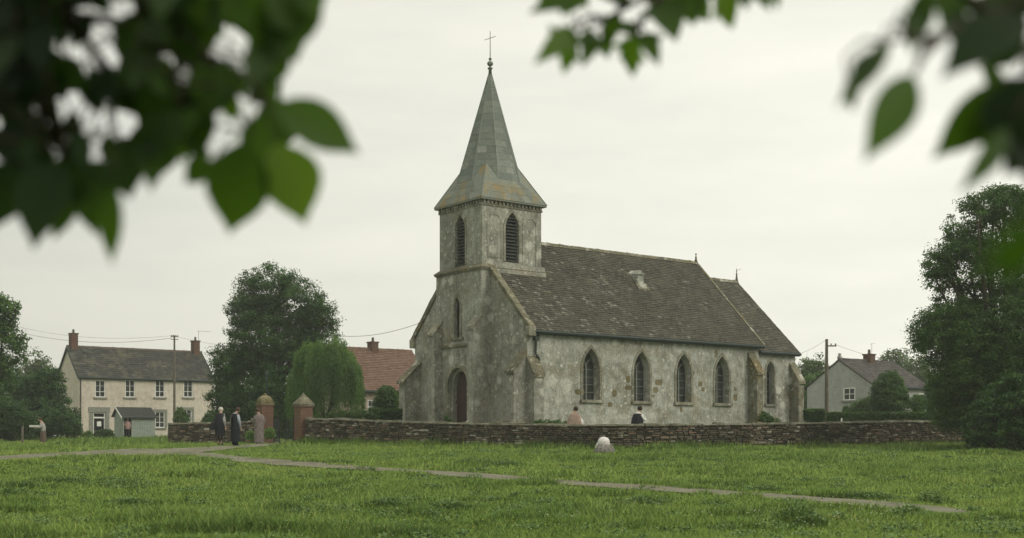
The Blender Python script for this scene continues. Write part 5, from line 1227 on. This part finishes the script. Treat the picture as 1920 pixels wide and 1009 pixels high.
m_ = MB(); m_.hexa([(-.28, -.1, -.04), (.24, -.1, -.04), (.24, .1, -.04), (-.28, .1, -.04)], [(-.28, -.1, .06), (.24, -.1, .05), (.24, .1, .05), (-.28, .1, .06)]); b = m_.build('board', M['white_cloth']); b.location = wl_ + Vector((-.05, 0, .07)); tag(b, 'white board held out by the stooping person on the far left', 'board')
# person in shed doorway
sxy = shed.matrix_basis @ Vector((.34, .12, 0)); H = 1.55
o, J = person(sxy.x, sxy.y, gzf(sxy.x, sxy.y), -AWAY + .3, H, 'person in a pink top and dark trousers in the shed doorway', dict(head=(.3, .3), armR=((.03, -.12, -.15), (.14, -.05, -.18))))
hair(o, J, 'white_hair', H); dress(o, 'top', 'rose_cloth', [(0, 0, .85 * H, .04 * H, .045 * H), (0, 0, .82 * H, .075 * H, .11 * H), (0, 0, .65 * H, .09 * H, .125 * H), (0, 0, .46 * H, .1 * H, .13 * H)]); sleeve(o, J, 'L', 'rose_cloth', H); sleeve(o, J, 'R', 'rose_cloth', H); legs(o, J, 'black_cloth', H); shoes(o, J, H)
# two behind the wall
Y = 50.8; X = PX(1078, Y); z = gzf(X, Y); H = EYE + (HOR - 762) * Y / F - z - .02
o, J = person(X, Y, z, AWAY + .25, H, 'person with brown hair and a pink shawl behind the wall, below the first nave window', dict(head=(.3, -.4)), 'people behind the stone wall')
hair(o, J, 'brown_hair', H, True); dress(o, 'shawl', 'pink_cloth', [(0, 0, .86 * H, .04 * H, .045 * H), (0, 0, .82 * H, .08 * H, .12 * H), (0, .01, .7 * H, .11 * H, .17 * H), (0, .03, .5 * H, .13 * H, .21 * H)], fold=.08)
m_ = MB(); m_.tube([(.02, -.11 * H, .8 * H), (-.03, -.16 * H, .66 * H), (-.02, -.18 * H, .48 * H)], [.03 * H, .05 * H, .05 * H], 8); m_.build('sleeve', M['white_cloth'], o, smooth=True)
dress(o, 'skirt', 'brown_cloth', [(0, 0, .56 * H, .09 * H, .1 * H), (0, 0, .08 * H, .14 * H, .16 * H)]); shoes(o, J, H)
X = PX(1196, Y); z = gzf(X, Y); H = EYE + (HOR - 761) * Y / F - z - .02
o, J = person(X, Y, z, AWAY - .6, H, 'person in a black jacket and white blouse behind the wall, below the second nave window', dict(head=(.6, -.3), armR=((.06, -.12, -.12), (.18, -.1, -.1))), 'people behind the stone wall')
hair(o, J, 'dark_hair', H, False, .03); m_ = MB(); m_.loft([(0, 0, .82 * H, .07 * H, .085 * H), (.0, 0, .868 * H, .042 * H, .045 * H)], 12); m_.build('collar', M['white_cloth'], o, smooth=True)
dress(o, 'jacket', 'black_cloth', [(-.01, 0, .83 * H, .05 * H, .07 * H), (-.01, .01, .8 * H, .08 * H, .115 * H), (-.01, .02, .68 * H, .1 * H, .15 * H), (-.01, .03, .5 * H, .11 * H, .17 * H)]); sleeve(o, J, 'R', 'white_cloth', H, r=1.35)
dress(o, 'skirt', 'black_cloth', [(0, 0, .53 * H, .09 * H, .1 * H), (0, 0, .08 * H, .14 * H, .16 * H)]); shoes(o, J, H)
# kneeling person, bent away
X, Y = PX(1133, 44.2), 44.2; z = gzf(X, Y); H = 1.6
o, J = person(X, Y, z, AWAY + .15, H, 'crouching person in a white shirt and mottled skirt bent over in the grass', dict(hip=(-.06, 0, .13), lean=1.25, head=(.9, 0), legL=((.12, .09, .06), (-.12, .07, .03)), legR=((.12, -.09, .06), (-.12, -.07, .03)), foot=(-.05, 0, -.01), armL=((.08, .1, -.08), (.16, .06, -.12)), armR=((.08, -.1, -.08), (.16, -.06, -.12))))
hair(o, J, 'brown_hair', H, True)
m_ = MB(); m_.ball((.05 * H, 0, .235 * H), .16 * H, .145 * H, .135 * H, 16, 10); m_.v = [tuple(Vector(v) * (1 + .0) + Vector((0, 0, 1)) * .03 * noise.noise(Vector(v) * 5) + Vector((1, .6, 0)) * .035 * noise.noise(Vector(v) * 7)) for v in m_.v]; m_.build('shirt', M['shirt_cloth'], o, smooth=True)
for sd in 'LR': sleeve(o, J, sd, 'white_cloth', H)
m_ = MB(); m_.loft([(-.08 * H, .02 * H, -.02, .24 * H, .26 * H), (-.08 * H, .02 * H, .06 * H, .25 * H, .25 * H), (-.08 * H, 0, .13 * H, .2 * H, .2 * H), (-.06 * H, 0, .2 * H, .13 * H, .14 * H)], 16); m_.ball((-.1 * H, .16 * H, .03 * H), .1 * H, .12 * H, .05 * H); m_.build('skirt', M['skirt_mottle'], o, smooth=True)

# ------------------------------------------------------------------ NEAR BRANCHES
def leaf_shape(kind, n=9):
    """half outline: (t along, halfwidth)"""
    if kind == 'ovate': return [(0, .0), (.06, .16), (.16, .33), (.3, .46), (.45, .5), (.6, .44), (.74, .3), (.86, .14), (.94, .05), (1, .0)]
    if kind == 'maple': return [(0, 0), (.03, .14), (.1, .34), (.2, .38), (.33, .66), (.42, .36), (.52, .34), (.66, .26), (.82, .14), (1, 0)]
    return [(0, 0), (.1, .22), (.25, .36), (.45, .4), (.65, .32), (.82, .18), (1, 0)]
def add_leaf(mb, base, tip, wid, nrm, kind, r, curl=.08):
    base = Vector(base); tip = Vector(tip); ax = tip - base; L = ax.length; t = ax / L; s = t.cross(Vector(nrm)).normalized(); n = s.cross(t)
    out = leaf_shape(kind); vs = []; fs = []; k = len(out)
    for (a, w) in out:
        drop = -curl * L * math.sin(a * PI) * .6; c = base + ax * a - n * drop
        vs += [c - s * w * wid + n * (abs(w) * wid * .25), c, c + s * w * wid + n * (abs(w) * wid * .25)]
    for i in range(k - 1):
        a = i * 3; b = (i + 1) * 3; fs += [(a, a + 1, b + 1, b), (a + 1, a + 2, b + 2, b + 1)]
    mb.add(vs, fs, r)
def near_branch(label, d0, leaves, stems, kind, origin_px):
    rd = random.Random(len(leaves)); o0 = P(*origin_px, d0)
    e = empty('tree_branch', o0, 0, label, 'branch', 'blurred leafy branches hanging close to the view'); lm = MB(); tw = MB()
    for (bx, by, tx, ty, w, dd, var) in leaves:
        b = P(bx, by, d0 + dd); t = P(tx, ty, d0 + dd + rd.uniform(-.06, .06)); nr = Vector((rd.uniform(-.35, .35), -1, rd.uniform(-.1, .5)))
        add_leaf(lm, b - o0, t - o0, w * (d0 + dd) / F, nr, kind, var)
        c = b + (b - t) * .22 + Vector((rd.uniform(-.01, .01), 0, .02)); tw.tube([b - o0, c - o0], .0016, 5)
        # petiole to the nearest stem point
        best = min((P(sx, sy, d0 + sd) for st in stems for (sx, sy, sd) in st), key=lambda q: (q - c).length)
        if (best - c).length < .5: tw.tube([c - o0, (c + best) / 2 + Vector((0, 0, .01)) - o0, best - o0], [.0016, .0022, .003], 5)
    for st in stems:
        pts = [P(a, b, d0 + c) - o0 for a, b, c in st]; n = len(pts); tw.tube(pts, [.009 * (1 - .75 * i / max(1, n - 1)) for i in range(n)], 7)
    lm.build('leaves', M['fg_leaf'], e, smooth=True); tw.build('twigs', M['twig'], e, smooth=True)
rd = random.Random(99)
def inside(x, y, poly):
    c = False; j = len(poly) - 1
    for i in range(len(poly)):
        xi, yi = poly[i]; xj, yj = poly[j]
        if (yi > y) != (yj > y) and x < (xj - xi) * (y - yi) / (yj - yi) + xi: c = not c
        j = i
    return c
poly = [(-60, -60), (570, -60), (545, 40), (510, 120), (480, 180), (530, 210), (540, 290), (470, 320), (390, 300), (300, 320), (220, 330), (130, 350), (60, 380), (-60, 400)]
holesL = [(150, 98, 26), (118, 95, 10), (205, 115, 30), (210, 60, 20), (235, 20, 22), (160, 15, 12), (190, 30, 12), (110, 200, 10), (75, 212, 14), (130, 190, 12), (185, 232, 26), (240, 232, 30), (118, 266, 16), (175, 357, 13), (118, 350, 9), (340, 138, 13), (418, 105, 16), (432, 70, 13), (398, 200, 10), (408, 245, 20), (452, 245, 26), (475, 195, 22), (470, 105, 10), (0, 235, 9), (0, 300, 8), (120, 10, 9)]
Lv = [(515, 196, 676, 290, 95, 0, .55), (465, 262, 430, 440, 124, .05, .4), (520, 268, 573, 424, 118, .08, .75), (500, -40, 590, 66, 112, .05, .5), (560, -60, 600, 40, 80, .1, .6), (335, 215, 282, 362, 110, .12, .35), (110, 300, 62, 470, 108, .1, .1), (150, 320, 100, 452, 60, .12, .3), (165, 330, 182, 445, 66, .15, .35), (215, 345, 210, 498, 50, .05, .5), (40, 300, -10, 430, 110, .15, .1), (225, 280, 245, 375, 90, .15, .2), (400, 300, 345, 345, 60, .1, .4), (300, 270, 290, 340, 80, .2, .3), (470, 120, 545, 60, 90, .1, .6), (480, 150, 520, 205, 70, .1, .5), (190, 300, 160, 400, 90, .2, .15), (530, 40, 555, 120, 60, .1, .6), (430, 118, 398, 225, 80, .12, .4), (380, 150, 352, 240, 76, .15, .3), (505, 80, 462, 172, 66, .1, .45), (440, 170, 428, 228, 44, .1, .5), (572, -30, 520, 128, 110, .12, .5), (545, 110, 488, 168, 50, .1, .5), (500, 205, 480, 330, 80, .12, .4), (350, 190, 385, 290, 80, .15, .3), (300, 130, 290, 230, 80, .2, .25), (230, 110, 290, 180, 80, .2, .15), (255, 20, 262, 110, 90, .2, .2), (180, 130, 215, 200, 60, .2, .1), (380, 20, 400, 90, 70, .2, .35), (60, 100, 120, 170, 80, .2, .05), (20, 220, 60, 330, 100, .2, .03)]
def seg_dist(px, py, ax, ay, bx, by):
    t = max(0, min(1, ((px - ax) * (bx - ax) + (py - ay) * (by - ay)) / max(1, (bx - ax) ** 2 + (by - ay) ** 2))); return math.hypot(px - ax - t * (bx - ax), py - ay - t * (by - ay)), t
tries = 0; cnt = 0
while cnt < 560 and tries < 60000:
    tries += 1; bx = rd.uniform(-90, 560); by = rd.uniform(-110, 330)
    if rd.random() < .35: bx = rd.uniform(-90, 260)
    ang = rd.gauss(PI / 2 - (bx - 150) / 700, .55); L = rd.uniform(55, 140); tx = bx + L * math.cos(ang); ty = by + L * math.sin(ang); w = L * rd.uniform(.55, .75)
    if not (inside(tx, ty, poly) and inside((bx + tx) / 2, (by + ty) / 2, poly)): continue
    bad = False
    for hx, hy, hr in holesL:
        d, t = seg_dist(hx, hy, bx, by, tx, ty)
        if d < w * .5 * math.sin(max(.15, min(1, t * .9 + .1)) * PI) ** .6 - 2 + hr * .62: bad = True; break
    if bad: continue
    dk = min(1, max(0, (tx - 60) / 450)); Lv.append((bx, by, tx, ty, w, rd.uniform(.05, .75), min(1, max(0, rd.gauss(.02 + .5 * dk, .12))))); cnt += 1  # leaf colour darkened toward the left, painting in the shade of dense layers
stL = [[(-260, -200, .3), (-60, -60, .3), (120, 20, .3), (280, 60, .3), (400, 110, .25), (480, 170, .2), (500, 200, .1)], [(-60, -60, .3), (40, 120, .3), (90, 220, .3), (130, 300, .2)], [(120, 20, .3), (220, 150, .35), (290, 210, .3)], [(280, 60, .3), (400, -10, .2), (520, -60, .1)], [(400, 110, .25), (440, 200, .2), (470, 250, .15)]]
near_branch('mass of blurred dark green leaves covering the upper left corner', 1.65, Lv, stL, 'ovate', (-260, -200))
Lm = [(1085, -5, 990, 26, 62, 0, .5), (1070, 62, 1000, 122, 56, .05, .7), (1078, 78, 1056, 140, 56, .1, .6), (1110, 70, 1090, 128, 46, .1, .5), (1130, 66, 1140, 112, 50, .15, .35), (1190, 70, 1186, 146, 70, .05, .5), (1205, 62, 1236, 126, 50, .1, .5), (1200, 80, 1160, 112, 40, .1, .4), (1235, 10, 1268, 80, 90, .1, .45), (1290, -20, 1300, 50, 80, .12, .4), (1345, -20, 1374, 56, 76, .05, .7), (1300, 0, 1330, 40, 60, .1, .6), (1410, -30, 1444, 22, 50, .1, .4), (1445, -30, 1458, 20, 34, .1, .5), (1080, 60, 1040, 90, 44, .1, .5), (1225, -30, 1240, 30, 60, .2, .3), (1260, -10, 1250, 50, 70, .15, .35), (1045, -30, 1010, 10, 50, .1, .5), (1100, -20, 1050, 30, 44, .15, .4), (1160, 30, 1125, 85, 46, .15, .35), (1165, 40, 1200, 90, 40, .2, .3), (1385, -20, 1400, 20, 50, .1, .4), (1120, 66, 1075, 88, 40, .1, .5), (1150, -40, 1180, 6, 50, .15, .4), (1190, -30, 1150, 10, 46, .1, .4), (1070, 20, 1078, 66, 26, .1, .5), (1130, -50, 1140, -2, 60, .1, .4)]
stM = [[(1560, -160, .2), (1400, -70, .1), (1260, -30, .1), (1180, 10, .1), (1130, 40, .1), (1085, 55, .05)], [(1260, -30, .1), (1210, 30, .1), (1195, 60, .1)], [(1180, 10, .1), (1110, -20, .1), (1075, -12, .05)], [(1400, -70, .1), (1350, -40, .1)]]
near_branch('spray of blurred lobed leaves hanging at the top centre, right of the spire', 2.1, Lm, stM, 'maple', (1560, -160))
Lr = [(1668, 78, 1566, 206, 50, .05, .45), (1712, 140, 1618, 306, 100, 0, .75), (1590, 150, 1600, 210, 34, .05, .5), (1745, -30, 1705, 105, 62, .1, .3), (1925, 30, 1762, 150, 92, .05, .1), (1900, 150, 1745, 300, 76, .1, .3), (1925, 140, 1905, 315, 130, .08, .05), (1890, 240, 1795, 366, 40, .05, .5), (1800, -40, 1765, 60, 60, .15, .3), (1870, -20, 1860, 90, 80, .15, .15), (1925, 60, 1840, 130, 80, .15, .1), (1860, 180, 1850, 290, 70, .2, .3), (1940, 240, 1925, 345, 90, .1, .1), (1840, 130, 1880, 200, 50, .2, .3), (1950, 160, 1870, 250, 110, .15, .05), (1640, 95, 1588, 175, 44, .05, .4), (1935, -30, 1880, 40, 70, .1, .15), (1800, 20, 1790, 100, 50, .15, .2), (1960, 250, 1880, 330, 90, .12, .05), (1870, 200, 1800, 260, 60, .15, .2), (1720, 20, 1712, 90, 40, .1, .3)]
Lr = [(a, b, c, d, e_ * (.85 if c < 1720 else 1.2), f, g_ * .8) for a, b, c, d, e_, f, g_ in Lr]
stR = [[(2150, -160, .1), (1960, -20, .1), (1860, 30, .1), (1760, 70, .05), (1700, 72, .03), (1655, 78, 0)], [(1960, -20, .1), (1940, 100, .1), (1920, 160, .1), (1905, 230, .1)], [(1760, 70, .05), (1730, 100, .02), (1715, 138, 0)], [(1860, 30, .1), (1800, -20, .1), (1760, -40, .1)]]
near_branch('blurred dark leaves on drooping twigs at the upper right corner', 1.45, Lr, stR, 'ovate', (2150, -160))
Lg = [(1950, 385, 1832, 480, 130, 0, .12), (1960, 420, 1850, 520, 90, .05, .1)]
near_branch('single very close blurred leaf before the huge right tree', .62, Lg, [[(2120, 260, 0), (2000, 340, 0), (1955, 390, 0)]], 'ovate', (2120, 260))

hz_m = bpy.data.materials.new('haze_air'); hz_m.use_nodes = True; t = hz_m.node_tree; t.nodes.remove(t.nodes['Principled BSDF'])
pv = t.nodes.new('ShaderNodeVolumePrincipled'); pv.inputs['Density'].default_value = HAZE; pv.inputs['Color'].default_value = (.93, .96, .93, 1); pv.inputs['Anisotropy'].default_value = .2
t.links.new(pv.outputs[0], t.nodes['Material Output'].inputs['Volume'])
m_ = MB(); m_.box(-130, 130, -40, 175, -1.2, 24); tag(m_.build('haze', hz_m), 'thin pale haze over the green', 'haze', kind='stuff')
# ------------------------------------------------------------------ LIGHT, SKY, CAMERA
SUN_EL, SUN_AZ = math.radians(38), math.radians(118)   # azimuth clockwise from +Y
w = bpy.data.worlds.new('World'); scene.world = w; w.use_nodes = True; nt = w.node_tree; nn = nt.nodes; bg = nn['Background']
sky = nn.new('ShaderNodeTexSky'); sky.sky_type = 'NISHITA'; sky.sun_disc = False; sky.sun_elevation = SUN_EL; sky.sun_rotation = SUN_AZ; sky.dust_density = 4; sky.air_density = 1.2
tc = nn.new('ShaderNodeTexCoord'); mp = nn.new('ShaderNodeMapping'); mp.inputs['Scale'].default_value = (1.6, 1.6, 7); nt.links.new(tc.outputs['Generated'], mp.inputs[0])
nz = nn.new('ShaderNodeTexNoise'); nz.inputs['Scale'].default_value = 1.3; nz.inputs['Detail'].default_value = 6; nz.inputs['Roughness'].default_value = .6; nt.links.new(mp.outputs[0], nz.inputs['Vector'])
cr = nn.new('ShaderNodeValToRGB'); cr.color_ramp.elements[0].position = .3; cr.color_ramp.elements[0].color = (7.1, 7.15, 6.3, 1); cr.color_ramp.elements[1].position = .7; cr.color_ramp.elements[1].color = (8.85, 8.7, 7.55, 1); nt.links.new(nz.outputs['Fac'], cr.inputs[0])
# brighter toward the veiled sun (right), duller to the left
dp = nn.new('ShaderNodeVectorMath'); dp.operation = 'DOT_PRODUCT'; nt.links.new(tc.outputs['Generated'], dp.inputs[0]); dp.inputs[1].default_value = Vector((.62, .72, .22)).normalized()
mr = nn.new('ShaderNodeMapRange'); mr.inputs['From Min'].default_value = .35; mr.inputs['From Max'].default_value = .93; mr.inputs['To Min'].default_value = .68; mr.inputs['To Max'].default_value = 1.04; nt.links.new(dp.outputs['Value'], mr.inputs[0])
mu = nn.new('ShaderNodeMix'); mu.data_type = 'RGBA'; mu.blend_type = 'MULTIPLY'; mu.inputs[0].default_value = 1; nt.links.new(cr.outputs[0], mu.inputs[6]); nt.links.new(mr.outputs[0], mu.inputs[7])
sx = nn.new('ShaderNodeSeparateXYZ'); nt.links.new(tc.outputs['Generated'], sx.inputs[0])   # overcast skies are brighter overhead
mz = nn.new('ShaderNodeMapRange'); mz.inputs['From Min'].default_value = .35; mz.inputs['From Max'].default_value = 1; mz.inputs['To Min'].default_value = 1; mz.inputs['To Max'].default_value = 2.1; nt.links.new(sx.outputs['Z'], mz.inputs[0])
mu2 = nn.new('ShaderNodeMix'); mu2.data_type = 'RGBA'; mu2.blend_type = 'MULTIPLY'; mu2.inputs[0].default_value = 1; nt.links.new(mu.outputs[2], mu2.inputs[6]); nt.links.new(mz.outputs[0], mu2.inputs[7]); mu = mu2
mx = nn.new('ShaderNodeMix'); mx.data_type = 'RGBA'; mx.inputs[0].default_value = .93; nt.links.new(sky.outputs[0], mx.inputs[6]); nt.links.new(mu.outputs[2], mx.inputs[7]); nt.links.new(mx.outputs[2], bg.inputs[0]); bg.inputs[1].default_value = .1
sd = bpy.data.lights.new('sun', 'SUN'); sd.energy = 1.1; sd.angle = math.radians(25); sd.color = (1, .95, .86); so = bpy.data.objects.new('sun', sd); COL.objects.link(so)
dv = Vector((math.sin(SUN_AZ) * math.cos(SUN_EL), math.cos(SUN_AZ) * math.cos(SUN_EL), math.sin(SUN_EL))); so.rotation_euler = dv.to_track_quat('Z', 'Y').to_euler(); so.location = dv * 80
cd = bpy.data.cameras.new('camera'); co = bpy.data.objects.new('camera', cd); COL.objects.link(co); co.location = (0, 0, EYE); co.rotation_euler = (PI / 2, 0, 0)
cd.sensor_width = 36; cd.lens = 36 * F / 1920; cd.shift_y = (HOR - 504.5) / 1920; cd.clip_start = .05; cd.clip_end = 4000
cd.dof.use_dof = True; cd.dof.focus_distance = 56; cd.dof.aperture_fstop = cd.lens / 1000 / .023; cd.dof.aperture_blades = 0
scene.camera = co
vs_ = scene.view_settings; vs_.view_transform = 'Standard'; vs_.look = 'None'; vs_.exposure = .3; vs_.gamma = 1; vs_.use_curve_mapping = False
scene.cycles.max_bounces = 6; scene.cycles.transparent_max_bounces = 4; scene.cycles.use_denoising = True
